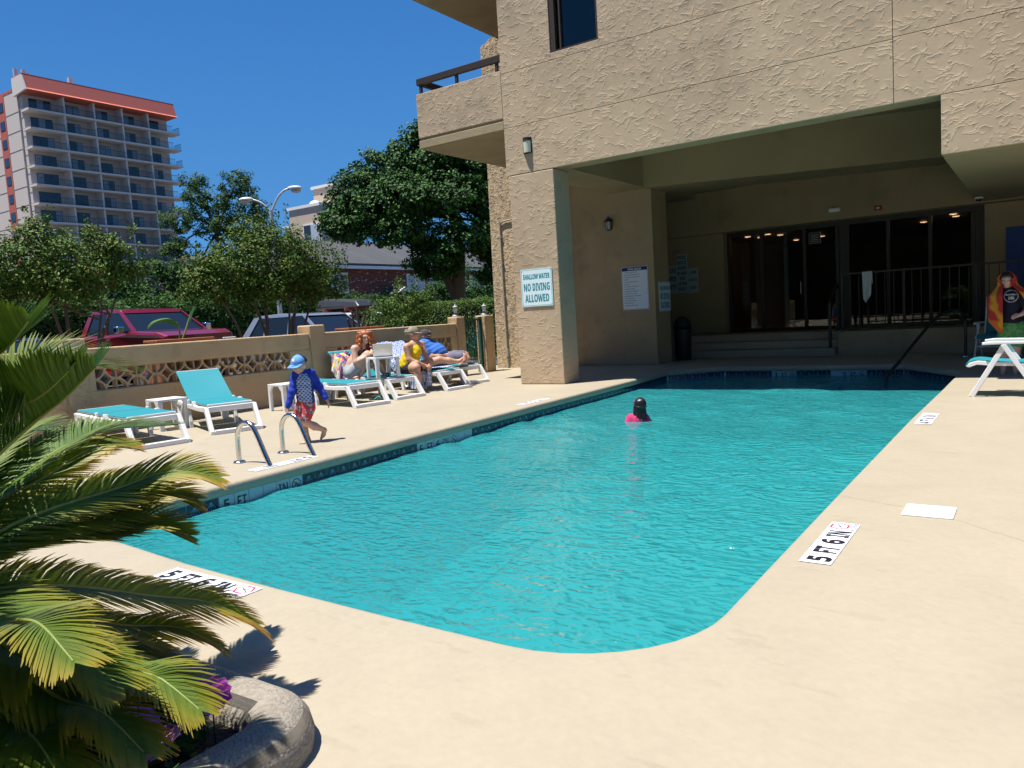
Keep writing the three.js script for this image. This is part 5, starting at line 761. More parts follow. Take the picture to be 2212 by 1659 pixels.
// a hand at the wrist `o`, fingers along `f`, back of the hand towards `up`; curl 0..1
function handGeo(o, f, up, s, skin, curl = 0.35, side = 1) {
  const u = s / 0.185, pr = [ball([0, 0, 0.045], [0.04, 0.015, 0.05]), cap([0, 0, -0.03], [0, 0, 0.02], 0.025, 0.027)];
  [[-0.03, 0.07, 0.008], [-0.01, 0.08, 0.0085], [0.01, 0.075, 0.0085], [0.03, 0.058, 0.0075]].forEach(([x, L, r]) => { let y = 0, z = 0.085, a = 0; const pts = [[x * 0.85, 0, 0.06, r * 1.15], [x, 0, z, r * 1.1]]; for (let k = 0; k < 3; k++) { a += curl * [0.7, 1.0, 0.7][k]; y -= Math.sin(a) * L / 3; z += Math.cos(a) * L / 3; pts.push([x, y, z, r * [1, 0.95, 0.8][k]]); } pr.push(...chain(pts)); });
  pr.push(...chain([[-side * 0.025, -0.004, 0.02, 0.013], [-side * 0.05, -0.012, 0.045, 0.0105], [-side * 0.06, -0.022, 0.075, 0.009]]));
  const g = skinOf(pr, 0.004, 0.007, skin); g.applyMatrix4(frame(o, f, up).multiply(new THREE.Matrix4().makeScale(u, u, u))); return g;
}
// a figure whose joints are read off the photograph: crop origin, crop scale, a reference pixel and the level it rests at
function figure(label, crop, ref, level, lean) {
  const [ox, oy, sc] = crop, base = atLevel((ox + ref[0] * sc) / 1.38879, (oy + ref[1] * sc) / 1.38879, level), turn = Math.atan2(-base.x, -base.z), d = -base.clone().sub(EYE).applyMatrix4(toWorld.clone().invert()).z, s = sc / 2283.6 * d;
  const t = thing('person', label, 'person', [base.x, 0, base.z], turn), P = (x, y, z = 0, r) => [((x - ref[0]) + (ref[1] - y) * lean) * s, (ref[1] - y) * s + level, z, r];
  const ch = (pts) => chain(pts.map((q) => P(...q)));
  return { t, P, ch, s };
}
const SKIN = [0.55, 0.33, 0.24], SKIN2 = [0.5, 0.265, 0.175], PALE = [0.6, 0.36, 0.26];
function capHat(t, o, face, s, front, back, draw) {
  const g = new THREE.Group(); g.name = 'cap'; t.add(g); g.applyMatrix4(frame(o, face).multiply(new THREE.Matrix4().makeScale(s / 0.225, s / 0.225, s / 0.225)));
  const dome = (a0, a1) => new THREE.SphereGeometry(1, 20, 10, a0, a1, 0, Math.PI / 2).scale(0.086, 0.092, 0.105).translate(0, 0.028, -0.01);
  M('front_panel', dome(0, Math.PI), std(front, 0.9, { side: THREE.DoubleSide }), g); M('back_panel', dome(Math.PI, Math.PI), std(back, 0.9, { side: THREE.DoubleSide }), g); M('button', new THREE.SphereGeometry(0.008, 8, 6).translate(0, 0.12, -0.01), std(front, 0.9), g);
  const br = shapeOf(Array.from({ length: 21 }, (_, i) => { const a = Math.PI * i / 20; return [0.08 * Math.cos(a), 0.075 + 0.085 * Math.sin(a) ** 0.8]; }).concat(Array.from({ length: 11 }, (_, i) => { const a = Math.PI * (1 - i / 10); return [0.082 * Math.cos(a), 0.02 + 0.07 * Math.sin(a)]; })));
  const b = new THREE.ExtrudeGeometry(br, { depth: 0.005, bevelEnabled: false }).rotateX(Math.PI / 2).scale(1, -1, 1); const p = b.attributes.position; for (let i = 0; i < p.count; i++) p.setY(i, p.getY(i) + 0.03 - 3.2 * p.getX(i) ** 2 - 0.25 * (p.getZ(i) - 0.08)); b.computeVertexNormals(); M('brim', b, std(front, 0.9, { side: THREE.DoubleSide }), g);
  if (draw) M('emblem', new THREE.SphereGeometry(1, 16, 10, Math.PI / 2 - 0.42, 0.84, 0.62, 0.62).scale(0.0875, 0.0935, 0.1065).translate(0, 0.028, -0.01), std([1, 1, 1], 0.9, { map: canvasTex(128, 128, draw) }), g);
  return g;
}
function shades(t, o, face, s) { const g = new THREE.Group(); g.name = 'sunglasses'; t.add(g); g.applyMatrix4(frame(o, face).multiply(new THREE.Matrix4().makeScale(s / 0.225, s / 0.225, s / 0.225))); for (const k of [-1, 1]) { M('lens', new THREE.SphereGeometry(1, 12, 8).scale(0.03, 0.02, 0.006).rotateY(k * 0.25).translate(k * 0.033, 0.008, 0.088), glassDark, g); M('temple', rod(V(k * 0.062, 0.012, 0.08), V(k * 0.082, 0.008, -0.01), 0.003, 0.003, 5), darkMetal, g); } }

{ // child in a blue rash vest walking
  const { t, P, ch, s } = figure('small child walking barefoot in blue rash vest, red shorts and light blue cap', [800, 1010, 0.2109], [600, 1500], 0, 0.08);
  const hc = P(470, 395, 0.02), fd = [-0.6, -0.3, 0.75], hs = 0.2;
  const body = joinC([skinOf([...ch([[555, 950, 0, 0.08], [530, 620, 0, 0.075], [512, 500, 0, 0.045], [492, 440, 0.01, 0.035]]), ...ch([[500, 1000, -0.03, 0.06], [492, 1185, -0.015, 0.041], [540, 1330, -0.02, 0.04], [597, 1470, -0.02, 0.024]]), ...ch([[602, 1490, -0.02, 0.024], [540, 1512, 0.0, 0.02], [455, 1522, 0.02, 0.013]]), ...ch([[590, 1000, 0.035, 0.062], [540, 1195, 0.06, 0.043], [680, 1275, 0.045, 0.042], [803, 1335, 0.03, 0.025]]), ...ch([[822, 1345, 0.03, 0.025], [800, 1410, 0.03, 0.022], [768, 1462, 0.035, 0.014]]), ...ch([[410, 540, 0.02, 0.035], [365, 760, 0.06, 0.03], [312, 960, 0.08, 0.02]]), ...ch([[640, 530, -0.02, 0.035], [740, 720, -0.04, 0.03], [835, 895, 0.0, 0.02]])], 0.009, 0.02, SKIN), headGeo(hc, fd, hs, PALE, { brow: [0.3, 0.2, 0.12] }), handGeo(P(308, 972, 0.08), [-0.1, -1, 0.15], [-1, 0, 0.4], 0.12, SKIN, 0.5), handGeo(P(842, 905, 0.0), [0.45, -1, 0.1], [1, 0.3, 0.3], 0.12, SKIN, 0.35, -1)]);
  M('body', body, vcMat, t);
  const blue = [0.012, 0.04, 0.36], pale = [0.42, 0.47, 0.68], navy = [0.02, 0.03, 0.12], u0 = P(530, 700)[0];
  M('rash_vest', skinOf([...ch([[562, 905, 0, 0.098], [540, 740, 0, 0.093], [528, 610, 0, 0.09], [515, 520, 0, 0.06]]), ...ch([[418, 535, 0.015, 0.048], [372, 760, 0.06, 0.041], [322, 945, 0.08, 0.034]]), ...ch([[628, 520, -0.015, 0.05], [738, 720, -0.04, 0.042], [826, 878, 0, 0.036]])], 0.007, 0.028, (x, y, z) => { const lx = x - P(535, 700)[0], top = P(0, 505)[1]; if (y > top - 0.01) return blue; const w = 0.075 - Math.max(0, y - P(0, 620)[1]) * 0.45; if (Math.abs(lx + 0.0) > w + 0.012) return blue; if (Math.abs(lx) > w) return navy; const r = Math.floor(y / 0.021), ph = ((x / 0.042 + (r % 2) * 0.5) % 1 + 1) % 1; return ph < 0.55 && ((y / 0.021) % 1 + 1) % 1 < 0.55 ? navy : pale; }, (x, y, z) => 0.0025 * Math.sin(y * 90 + x * 30)), clothMat, t);
  M('shorts', skinOf([...ch([[562, 950, 0, 0.1], [555, 1000, 0, 0.098]]), ...ch([[500, 1000, -0.03, 0.078], [478, 1095, -0.02, 0.07]]), ...ch([[590, 1005, 0.035, 0.08], [556, 1120, 0.055, 0.07]])], 0.008, 0.02, (x, y, z) => { const n = vnoise(x * 38 + 90, y * 38 + z * 20 + 90, 4096, 8); return n > 0.72 ? [0.03, 0.05, 0.25] : n > 0.62 ? [0.6, 0.5, 0.5] : [0.5, 0.055, 0.055]; }), clothMat, t);
  capHat(t, hc, [-0.6, -0.22, 0.75], hs * 1.08, [0.13, 0.32, 0.66], [0.012, 0.02, 0.07], (g) => { g.fillStyle = '#6398d2'; g.fillRect(0, 0, 128, 128); g.textAlign = 'center'; g.textBaseline = 'middle'; g.font = 'bold 96px serif'; g.lineWidth = 9; g.strokeStyle = '#1c2a50'; g.fillStyle = '#fff'; for (const [c, x] of [['C', 70], ['N', 58]]) { g.strokeText(c, x, 68); g.fillText(c, x, 68); } });
  M('hair', skinOf([ball([0, 0.0, -0.03], [0.076, 0.07, 0.078])], 0.006, 0.01, [0.35, 0.24, 0.13]).applyMatrix4(frame(hc, fd).multiply(new THREE.Matrix4().makeScale(0.9, 0.9, 0.9))), hairMat, t);
}
const EC = [950, 930, 0.22604];
{ // red-haired woman with knees drawn up
  const { t, P, ch } = figure('woman with long curly red hair sitting with knees drawn up and holding a phone', EC, [480, 890], 0.37, 0.072);
  const hc = P(640, 370, 0.06), fd = [0.25, -0.25, 0.9];
  M('body', joinC([skinOf([...ch([[470, 815, 0, 0.13], [500, 710, 0.01, 0.12], [570, 575, 0.03, 0.115], [600, 500, 0.03, 0.075], [618, 440, 0.04, 0.05]]), ...ch([[510, 510, 0.12, 0.06], [670, 520, -0.1, 0.06]]), ...ch([[475, 825, 0.09, 0.105], [590, 690, 0.14, 0.09], [670, 600, 0.17, 0.065]]), ...ch([[670, 600, 0.17, 0.06], [640, 720, 0.17, 0.058], [580, 865, 0.16, 0.035]]), ...ch([[575, 880, 0.16, 0.034], [530, 890, 0.2, 0.026], [495, 893, 0.23, 0.018]]), ...ch([[500, 830, -0.06, 0.1], [650, 770, -0.02, 0.08], [775, 705, 0.0, 0.062]]), ...ch([[775, 705, 0.0, 0.058], [830, 770, 0.02, 0.05], [875, 850, 0.03, 0.034], [930, 862, 0.05, 0.022]]), ...ch([[495, 520, 0.13, 0.056], [520, 690, 0.2, 0.045], [600, 660, 0.22, 0.04], [690, 612, 0.22, 0.027]]), ...ch([[690, 525, -0.1, 0.052], [770, 640, -0.02, 0.042], [745, 590, 0.12, 0.027]])], 0.011, 0.03, PALE), headGeo(hc, fd, 0.225, PALE, { brow: [0.3, 0.12, 0.05], fat: 1 }), handGeo(P(698, 604, 0.22), [0.5, 0.8, -0.1], [-0.6, 0.3, 0.6], 0.18, PALE, 0.7), handGeo(P(742, 585, 0.12), [0.1, 0.9, 0.3], [0.8, 0, -0.5], 0.17, PALE, 0.6, -1)]), vcMat, t);
  M('shorts', skinOf([...ch([[462, 815, 0, 0.142], [482, 780, 0, 0.14]]), ...ch([[472, 828, 0.09, 0.118], [520, 775, 0.11, 0.112]]), ...ch([[500, 832, -0.06, 0.11], [580, 800, -0.04, 0.1]])], 0.011, 0.03, [0.34, 0.35, 0.37]), clothMat, t);
  M('swim_top', skinOf([...ch([[545, 640, 0.045, 0.1], [590, 580, 0.06, 0.098]]), ball(P(560, 590, 0.12), [0.06, 0.07, 0.055]), ...ch([[560, 560, 0.1, 0.02], [545, 500, 0.1, 0.015]])], 0.01, 0.02, [0.012, 0.01, 0.014]), clothMat, t);
  const curls = []; seed = 333;
  for (let k = 0; k < 70; k++) { const a = rr(-2.6, 2.6), bk = Math.cos(a), rad = rr(0.085, 0.12), L = rr(0.24, 0.4), pts = []; let x = hc[0] + Math.sin(a) * rad * 0.9, z = hc[2] - bk * rad * 0.85 - 0.02; if (Math.abs(a) > 1.9) z = Math.min(z, hc[2] + 0.055); for (let i = 0; i <= 7; i++) { const u = i / 7; pts.push([x + Math.sin(a) * 0.07 * u + 0.014 * Math.sin(u * 22 + k), hc[1] + 0.07 - L * u - 0.02 * Math.random() * 0, z - bk * 0.03 * u + 0.014 * Math.cos(u * 22 + k), 0.024 * (1 - 0.45 * u)]); } curls.push(...chain(pts)); }
  curls.push(ball([hc[0], hc[1] + 0.045, hc[2] - 0.025], [0.1, 0.085, 0.105]));
  M('hair', skinOf(curls, 0.009, 0.012, (x, y, z) => { const n = vnoise(x * 60 + 50, y * 60 + z * 40 + 50, 4096, 3); return [0.22 + 0.3 * n, 0.055 + 0.09 * n, 0.012 + 0.02 * n]; }), hairMat, t);
  const ph = P(752, 545, 0.2), pt = thing('mobile_phone', 'black mobile phone held by the red-haired woman', 'phone', [0, 0, 0]); t.updateMatrixWorld(); const w = V(...ph).applyMatrix4(t.matrixWorld); pt.position.copy(w); pt.rotation.set(-0.3, t.rotation.y + 0.5, 0.15); M('case', rb(-0.036, 0.036, -0.07, 0.075, -0.005, 0.005, 0.004), darkMetal, pt); M('screen', bx(-0.032, 0.032, -0.064, 0.069, -0.0062, -0.0052), glassDark, pt);
}
{ // woman in a yellow top
  const { t, P, ch } = figure('woman in yellow tank top, black shorts, cap and sunglasses sitting on a lounger', EC, [1230, 810], 0.38, 0.066);
  const hc = P(1290, 318, 0.0), fd = [0.92, -0.05, 0.42];
  M('body', joinC([skinOf([...ch([[1215, 745, 0, 0.15], [1250, 640, 0.01, 0.145], [1285, 530, 0, 0.135], [1290, 450, 0, 0.075], [1290, 395, 0, 0.052]]), ...ch([[1215, 480, 0.14, 0.065], [1370, 465, -0.14, 0.062]]), ...ch([[1230, 770, 0.1, 0.11], [1290, 760, 0.28, 0.092], [1320, 755, 0.38, 0.068]]), ...ch([[1320, 755, 0.38, 0.064], [1335, 880, 0.38, 0.06], [1350, 1035, 0.36, 0.036]]), ...ch([[1352, 1070, 0.36, 0.032], [1395, 1082, 0.38, 0.026], [1435, 1086, 0.4, 0.018]]), ...ch([[1290, 775, -0.05, 0.105], [1480, 730, -0.06, 0.085], [1630, 690, -0.06, 0.066]]), ...ch([[1630, 690, -0.06, 0.062], [1760, 712, -0.06, 0.056], [1880, 728, -0.06, 0.034], [1910, 722, -0.05, 0.03], [1935, 695, -0.04, 0.02]]), ...ch([[1195, 490, 0.17, 0.062], [1230, 650, 0.22, 0.048], [1330, 700, 0.24, 0.042], [1430, 742, 0.2, 0.028]]), ...ch([[1400, 470, -0.15, 0.056], [1440, 600, -0.1, 0.044], [1490, 720, 0.06, 0.028]])], 0.011, 0.03, (x, y, z) => { const q = P(1215, 530); return z > 0.12 && Math.hypot(x - q[0], (y - q[1]) * 0.8) < 0.075 && vnoise(x * 70 + 40, y * 70 + z * 30 + 40, 4096, 4) > 0.52 ? [0.3, 0.17, 0.14] : SKIN2; }), headGeo(hc, fd, 0.225, SKIN2, { fat: 1 }), handGeo(P(1438, 744, 0.2), [0.95, -0.15, -0.2], [0, 1, 0.3], 0.18, SKIN2, 0.8), handGeo(P(1494, 728, 0.06), [0.1, -0.75, 0.5], [0.6, 0.4, 0.4], 0.18, SKIN2, 0.8, -1)]), vcMat, t);
  M('tank_top', skinOf([...ch([[1215, 720, 0.01, 0.168], [1250, 640, 0.02, 0.16], [1285, 545, 0.01, 0.148]]), ball(P(1320, 570, 0.05), [0.08, 0.1, 0.13]), ...ch([[1262, 520, 0.1, 0.05], [1240, 450, 0.1, 0.03]]), ...ch([[1330, 520, -0.1, 0.05], [1335, 445, -0.1, 0.03]])], 0.01, 0.03, [0.68, 0.46, 0.006], (x, y, z) => 0.005 * Math.sin(y * 55 + x * 40) * Math.sin(x * 30 + z * 25)), clothMat, t);
  M('shorts', skinOf([...ch([[1205, 765, 0, 0.16], [1215, 745, 0, 0.158]]), ...ch([[1230, 772, 0.1, 0.12], [1262, 765, 0.2, 0.108]]), ...ch([[1290, 777, -0.05, 0.115], [1370, 760, -0.055, 0.1]])], 0.011, 0.025, [0.012, 0.012, 0.014]), clothMat, t);
  M('hair', skinOf([ball([hc[0] - 0.02, hc[1] + 0.005, hc[2] - 0.01], [0.088, 0.085, 0.085]), ...ch([[1215, 300, 0, 0.04], [1195, 290, 0, 0.035], [1185, 310, 0, 0.02]])], 0.008, 0.02, [0.3, 0.24, 0.17], (x, y, z) => 0.004 * Math.sin(y * 200 + z * 90)), hairMat, t);
  capHat(t, hc, fd, 0.238, [0.2, 0.175, 0.13], [0.26, 0.24, 0.2]); shades(t, hc, fd, 0.225);
}
{ // reclining man
  const { t, P, ch } = figure('bearded man in blue shirt and grey shorts reclining on a lounger with cap and sunglasses', EC, [1640, 735], 0.40, 0.062);
  const hc = P(1452, 335, 0.0), fd = [0.9, -0.1, 0.42];
  M('body', joinC([skinOf([...ch([[1640, 650, 0, 0.16], [1560, 580, 0, 0.19], [1460, 490, 0, 0.16], [1448, 430, 0, 0.085], [1450, 395, 0, 0.065]]), ...ch([[1660, 660, 0.1, 0.11], [1810, 640, 0.12, 0.095], [1940, 640, 0.13, 0.075]]), ...ch([[1940, 640, 0.13, 0.07], [1935, 690, 0.2, 0.06], [1900, 735, 0.28, 0.04]]), ...ch([[1690, 660, -0.1, 0.11], [1840, 625, -0.1, 0.095], [1970, 625, -0.1, 0.072]]), ...ch([[1970, 625, -0.1, 0.066], [2000, 670, -0.06, 0.055], [2010, 720, -0.03, 0.04]]), ...ch([[1400, 470, 0.19, 0.075], [1520, 610, 0.25, 0.058], [1620, 610, 0.22, 0.05], [1715, 598, 0.16, 0.034]]), ...ch([[1480, 460, -0.19, 0.07], [1620, 580, -0.22, 0.055], [1740, 590, -0.1, 0.034]])], 0.012, 0.035, SKIN2), headGeo(hc, fd, 0.232, SKIN2, { beard: [0.035, 0.022, 0.016], fat: 1 }), handGeo(P(1725, 596, 0.16), [0.95, 0.25, -0.1], [0, 0.8, 0.5], 0.19, SKIN2, 0.7), handGeo(P(1750, 590, -0.1), [0.95, 0.1, 0.2], [0, 1, -0.3], 0.19, SKIN2, 0.6, -1)]), vcMat, t);
  M('shirt', skinOf([...ch([[1640, 640, 0, 0.18], [1560, 572, 0, 0.215], [1460, 485, 0, 0.18], [1450, 440, 0, 0.11]]), ball(P(1590, 560, 0.05), [0.2, 0.16, 0.2]), ...ch([[1405, 470, 0.18, 0.095], [1470, 555, 0.23, 0.085]]), ...ch([[1480, 462, -0.18, 0.09], [1560, 530, -0.21, 0.08]])], 0.011, 0.04, (x, y, z) => { const n = fbm((x + 3) * 0.4, (y + z + 3) * 0.4, 16, 3, 12); return [0.015 + 0.05 * n, 0.1 + 0.12 * n, 0.42 + 0.2 * n]; }, (x, y, z) => 0.004 * Math.sin(x * 40 - y * 60 + z * 20)), clothMat, t);
  M('shorts', skinOf([...ch([[1640, 668, 0, 0.17], [1660, 655, 0, 0.17]]), ...ch([[1660, 665, 0.1, 0.122], [1800, 645, 0.12, 0.11], [1905, 640, 0.13, 0.098]]), ...ch([[1690, 662, -0.1, 0.12], [1840, 630, -0.1, 0.108], [1940, 625, -0.1, 0.096]])], 0.012, 0.03, [0.14, 0.14, 0.19]), clothMat, t);
  for (const [a, b] of [[P(1890, 748, 0.29), P(1990, 738, 0.34)], [P(1995, 735, -0.03), P(2080, 728, 0.02)]]) M('sandal', skinOf([cap([a[0], a[1] - 0.0, a[2]], b, 0.034, 0.03), ball([(a[0] + b[0]) / 2, (a[1] + b[1]) / 2 + 0.015, (a[2] + b[2]) / 2], [0.06, 0.035, 0.045])], 0.008, 0.02, [0.07, 0.09, 0.1]), clothMat, t);
  capHat(t, hc, fd, 0.245, [0.05, 0.042, 0.04], [0.06, 0.05, 0.05], (g) => { g.fillStyle = '#3a3432'; g.fillRect(0, 0, 128, 128); g.strokeStyle = '#d9d4cc'; g.lineWidth = 12; g.beginPath(); g.moveTo(30, 30); g.lineTo(96, 96); g.moveTo(96, 34); g.lineTo(34, 92); g.stroke(); }); shades(t, hc, fd, 0.232);
}
{ // girl in the water, seen from behind
  const { t, P, ch } = figure('girl with wet dark hair and pink top standing chest deep in the pool', [1780, 1150, 0.12658], [1050, 880], WATER, 0.05);
  const hc = P(1100, 520, 0.0), fd = [-0.55, 0.0, -0.83];
  M('body', joinC([skinOf([...ch([[1060, 1500, 0, 0.1], [1050, 1100, 0, 0.11], [1060, 870, 0, 0.1], [1085, 700, 0, 0.04]]), ...ch([[850, 840, 0.02, 0.045], [800, 1050, 0.05, 0.035], [700, 1250, 0.02, 0.028]]), ...ch([[1260, 850, -0.02, 0.045], [1320, 1050, 0.0, 0.035], [1380, 1250, 0.02, 0.028]]), ...ch([[1000, 1500, 0, 0.08], [980, 2200, 0, 0.06], [980, 2900, 0, 0.04]]), ...ch([[1110, 1500, 0, 0.08], [1120, 2200, 0, 0.06], [1120, 2900, 0, 0.04]])], 0.011, 0.03, SKIN), headGeo(hc, fd, 0.2, SKIN), handGeo(P(690, 1270, 0.02), [-0.6, -0.8, 0.2], [-0.5, 0.5, 0.3], 0.12, SKIN, 0.3), handGeo(P(1390, 1270, 0.02), [0.5, -0.8, 0.2], [0.5, 0.5, 0.3], 0.12, SKIN, 0.3, -1)]), vcMat, t);
  M('top', skinOf([...ch([[1055, 1300, 0, 0.118], [1050, 1050, 0, 0.124], [1060, 880, 0, 0.11]]), ...ch([[880, 830, 0.02, 0.055], [830, 930, 0.04, 0.052]]), ...ch([[1230, 840, -0.02, 0.055], [1290, 930, 0, 0.052]]), ...ch([[900, 800, 0.01, 0.045], [1210, 800, 0, 0.045]])], 0.008, 0.03, [0.5, 0.03, 0.13]), clothMat, t);
  const hair = [ball([hc[0] + 0.004, hc[1] + 0.012, hc[2] + 0.012], [0.078, 0.092, 0.09])]; seed = 55; for (let k = 0; k < 26; k++) { const a = rr(-1.5, 1.5), x = hc[0] + Math.sin(a) * 0.066, z = hc[2] + Math.cos(a) * 0.07; hair.push(...chain([[x, hc[1] - 0.02, z, 0.016], [x + Math.sin(a) * 0.012, hc[1] - 0.1, z + 0.012, 0.012], [x + Math.sin(a) * 0.035 + rr(-0.01, 0.01), hc[1] - rr(0.15, 0.185), z + 0.03, 0.006]])); }
  M('hair', skinOf(hair, 0.005, 0.008, [0.014, 0.011, 0.012], (x, y, z) => 0.0018 * Math.sin(Math.atan2(x - hc[0], z - hc[2]) * 34 + y * 30)), phys([1, 1, 1], 0.3, { vertexColors: true }), t);
  const gg = M('goggle_strap', new THREE.TorusGeometry(0.082, 0.0045, 6, 36).scale(1, 1.12, 1).rotateX(Math.PI / 2), std([0.02, 0.02, 0.03], 0.4), t); gg.position.set(hc[0] + 0.003, hc[1] - 0.01, hc[2] + 0.008); gg.rotation.z = -0.08; const g2 = M('goggles', new THREE.SphereGeometry(1, 12, 8).scale(0.022, 0.014, 0.03), phys([0.2, 0.08, 0.4], 0.15), t); g2.position.set(hc[0] - 0.066, hc[1] + 0.05, hc[2] - 0.01);
}
{ // boy wrapped in a towel
  const { t, P, ch } = figure('boy with an orange and red towel over his head, navy shirt and green shorts', [2800, 750, 0.28936], [730, 1290], 0, 0.03);
  const hc = P(728, 318, 0.05), fd = [-0.12, -0.2, 0.95], navy = [0.008, 0.01, 0.025];
  M('body', joinC([skinOf([...ch([[770, 760, 0, 0.12], [765, 600, 0, 0.115], [755, 480, 0, 0.1], [740, 400, 0.02, 0.05], [735, 380, 0.03, 0.045]]), ...ch([[740, 800, 0, 0.09], [730, 1000, 0.01, 0.062], [725, 1230, 0, 0.036]]), ...ch([[830, 800, 0, 0.09], [830, 1000, 0.01, 0.062], [825, 1230, 0, 0.036]]), ...ch([[720, 1270, 0, 0.032], [718, 1278, 0.11, 0.02]]), ...ch([[828, 1270, 0, 0.032], [832, 1278, 0.11, 0.02]]), ...ch([[660, 480, 0, 0.055], [625, 620, 0.05, 0.045], [650, 740, 0.1, 0.03]]), ...ch([[850, 480, 0, 0.055], [930, 620, 0.06, 0.045], [862, 672, 0.16, 0.03]])], 0.011, 0.03, PALE), headGeo(hc, fd, 0.215, PALE, { brow: [0.1, 0.06, 0.04] }), handGeo(P(856, 674, 0.165), [-0.9, -0.25, 0.2], [0.1, 0.6, 0.7], 0.15, PALE, 0.5), handGeo(P(652, 748, 0.1), [0.1, -1, 0.1], [-0.7, 0, 0.6], 0.15, PALE, 0.4, -1)]), vcMat, t);
  const lc = P(770, 485);
  M('shirt', skinOf([...ch([[775, 735, 0, 0.138], [768, 600, 0, 0.132], [757, 480, 0, 0.118], [745, 425, 0.01, 0.075]]), ...ch([[665, 478, 0, 0.07], [640, 560, 0.03, 0.062]]), ...ch([[848, 478, 0, 0.07], [895, 560, 0.03, 0.062]])], 0.006, 0.03, (x, y, z) => { if (z > 0.03) { const r = Math.hypot(x - lc[0], y - lc[1]); if (Math.abs(r - 0.082) < 0.004) return [0.7, 0.7, 0.72]; if (r < 0.075) { const dy = y - lc[1]; if (dy > 0.012 && dy < 0.03 && ((x * 90 % 1) + 1) % 1 < 0.62) return [0.7, 0.7, 0.72]; for (const o of [-0.012, -0.026, -0.04]) if (Math.abs(x - lc[0]) < 0.035 && Math.abs(dy - o - 0.004 * Math.sin((x - lc[0]) * 160)) < 0.0035) return [0.7, 0.7, 0.72]; } } return navy; }), clothMat, t);
  M('shorts', skinOf([...ch([[772, 770, 0, 0.135], [775, 800, 0, 0.132]]), ...ch([[738, 800, 0, 0.105], [728, 960, 0.01, 0.092]]), ...ch([[832, 800, 0, 0.105], [838, 960, 0.01, 0.092]])], 0.01, 0.02, (x, y, z) => (vnoise(x * 45 + 60, y * 45 + 60, 4096, 9) > 0.5 ? [0.05, 0.22, 0.06] : [0.11, 0.28, 0.1])), clothMat, t);
  M('hair', skinOf([ball([hc[0], hc[1] + 0.045, hc[2] - 0.02], [0.082, 0.072, 0.092]), ball([hc[0], hc[1] + 0.055, hc[2] + 0.055], [0.06, 0.025, 0.03])], 0.006, 0.015, [0.02, 0.013, 0.01]), hairMat, t);
  // towel: a thick sheet hung over the head and shoulders, open at the front
  const nu = 90, nv = 80, grid = [], edge = (v, sgn) => mix(2.1, 2.72, smooth(0.1, 0.3, v)) - (sgn < 0 ? 0.0 : 0.35 * smooth(0.5, 0.8, v)) - (sgn < 0 ? -0.1 : 0.12) * smooth(0.2, 0.4, v);
  for (let j = 0; j <= nv; j++) { const row = []; for (let i = 0; i <= nu; i++) {
    const v = j / nv, u = i / nu * 2 - 1, a = u * edge(v, u), hem = u < 0 ? mix(0.62, 0.86, smooth(-0.6, -0.98, u)) : mix(0.62, 0.66, u), y = hc[1] + 0.118 - Math.pow(v, 1.1) * hem, dn = hc[1] + 0.118 - y;
    const top = Math.sqrt(clamp(dn / 0.1)), k = smooth(0.16, 0.36, dn), r = mix(0.112 * top, 0.19, k) + 0.014 * Math.sin(a * 8 + dn * 9) * smooth(0.2, 0.5, dn), rx = mix(0.105 * top, 0.265, k) + 0.012 * Math.sin(a * 9 + 1), cx = mix(hc[0], P(765, 600)[0], smooth(0.12, 0.4, dn)), cz = mix(hc[2] - 0.015, 0.03, smooth(0.12, 0.4, dn));
    row.push(V(cx + Math.sin(a) * rx, y + 0.02 * Math.cos(a * 2) * k, cz - Math.cos(a) * r)); } grid.push(row); }
  M('towel', thickSheet(grid, 0.009, (u, v) => { const n = fbm(u * 0.7 + 0.2, v * 0.7 + 0.1, 6, 3, 17), st = Math.sin(u * 14 + n * 9 + v * 4); return st > 0.35 ? [0.62, 0.24, 0.012] : st > -0.3 ? [0.6, 0.11, 0.012] : [0.42, 0.02, 0.016]; }), clothMat, t);
}
function thickSheet(grid, th, paint) {
  const R = grid.length, C = grid[0].length, pos = [], col = [], nrm = grid.map((row, j) => row.map((p, i) => { const a = grid[j][Math.min(C - 1, i + 1)].clone().sub(grid[j][Math.max(0, i - 1)]), b = grid[Math.min(R - 1, j + 1)][i].clone().sub(grid[Math.max(0, j - 1)][i]); const n = a.cross(b); return n.lengthSq() < 1e-14 ? V(0, 1, 0) : n.normalize(); }));
  const top = grid.map((r, j) => r.map((p, i) => p.clone().addScaledVector(nrm[j][i], th / 2))), bot = grid.map((r, j) => r.map((p, i) => p.clone().addScaledVector(nrm[j][i], -th / 2)));
  const q = (a, b, c, d, ca) => { for (const v of [a, b, c, a, c, d]) { pos.push(v.x, v.y, v.z); col.push(...ca); } };
  for (let j = 0; j < R - 1; j++) for (let i = 0; i < C - 1; i++) { const c = paint(i / (C - 1), j / (R - 1)); q(top[j][i], top[j][i + 1], top[j + 1][i + 1], top[j + 1][i], c); q(bot[j][i], bot[j + 1][i], bot[j + 1][i + 1], bot[j][i + 1], c); if (j === 0) q(top[0][i], bot[0][i], bot[0][i + 1], top[0][i + 1], c); if (j === R - 2) q(top[R - 1][i], top[R - 1][i + 1], bot[R - 1][i + 1], bot[R - 1][i], c); if (i === 0) q(top[j][0], top[j + 1][0], bot[j + 1][0], bot[j][0], c); if (i === C - 2) q(top[j][C - 1], bot[j][C - 1], bot[j + 1][C - 1], top[j + 1][C - 1], c); }
  let g = new THREE.BufferGeometry(); g.setAttribute('position', new THREE.Float32BufferAttribute(pos, 3)); g.setAttribute('color', new THREE.Float32BufferAttribute(col, 3)); g.computeVertexNormals(); return g;
}
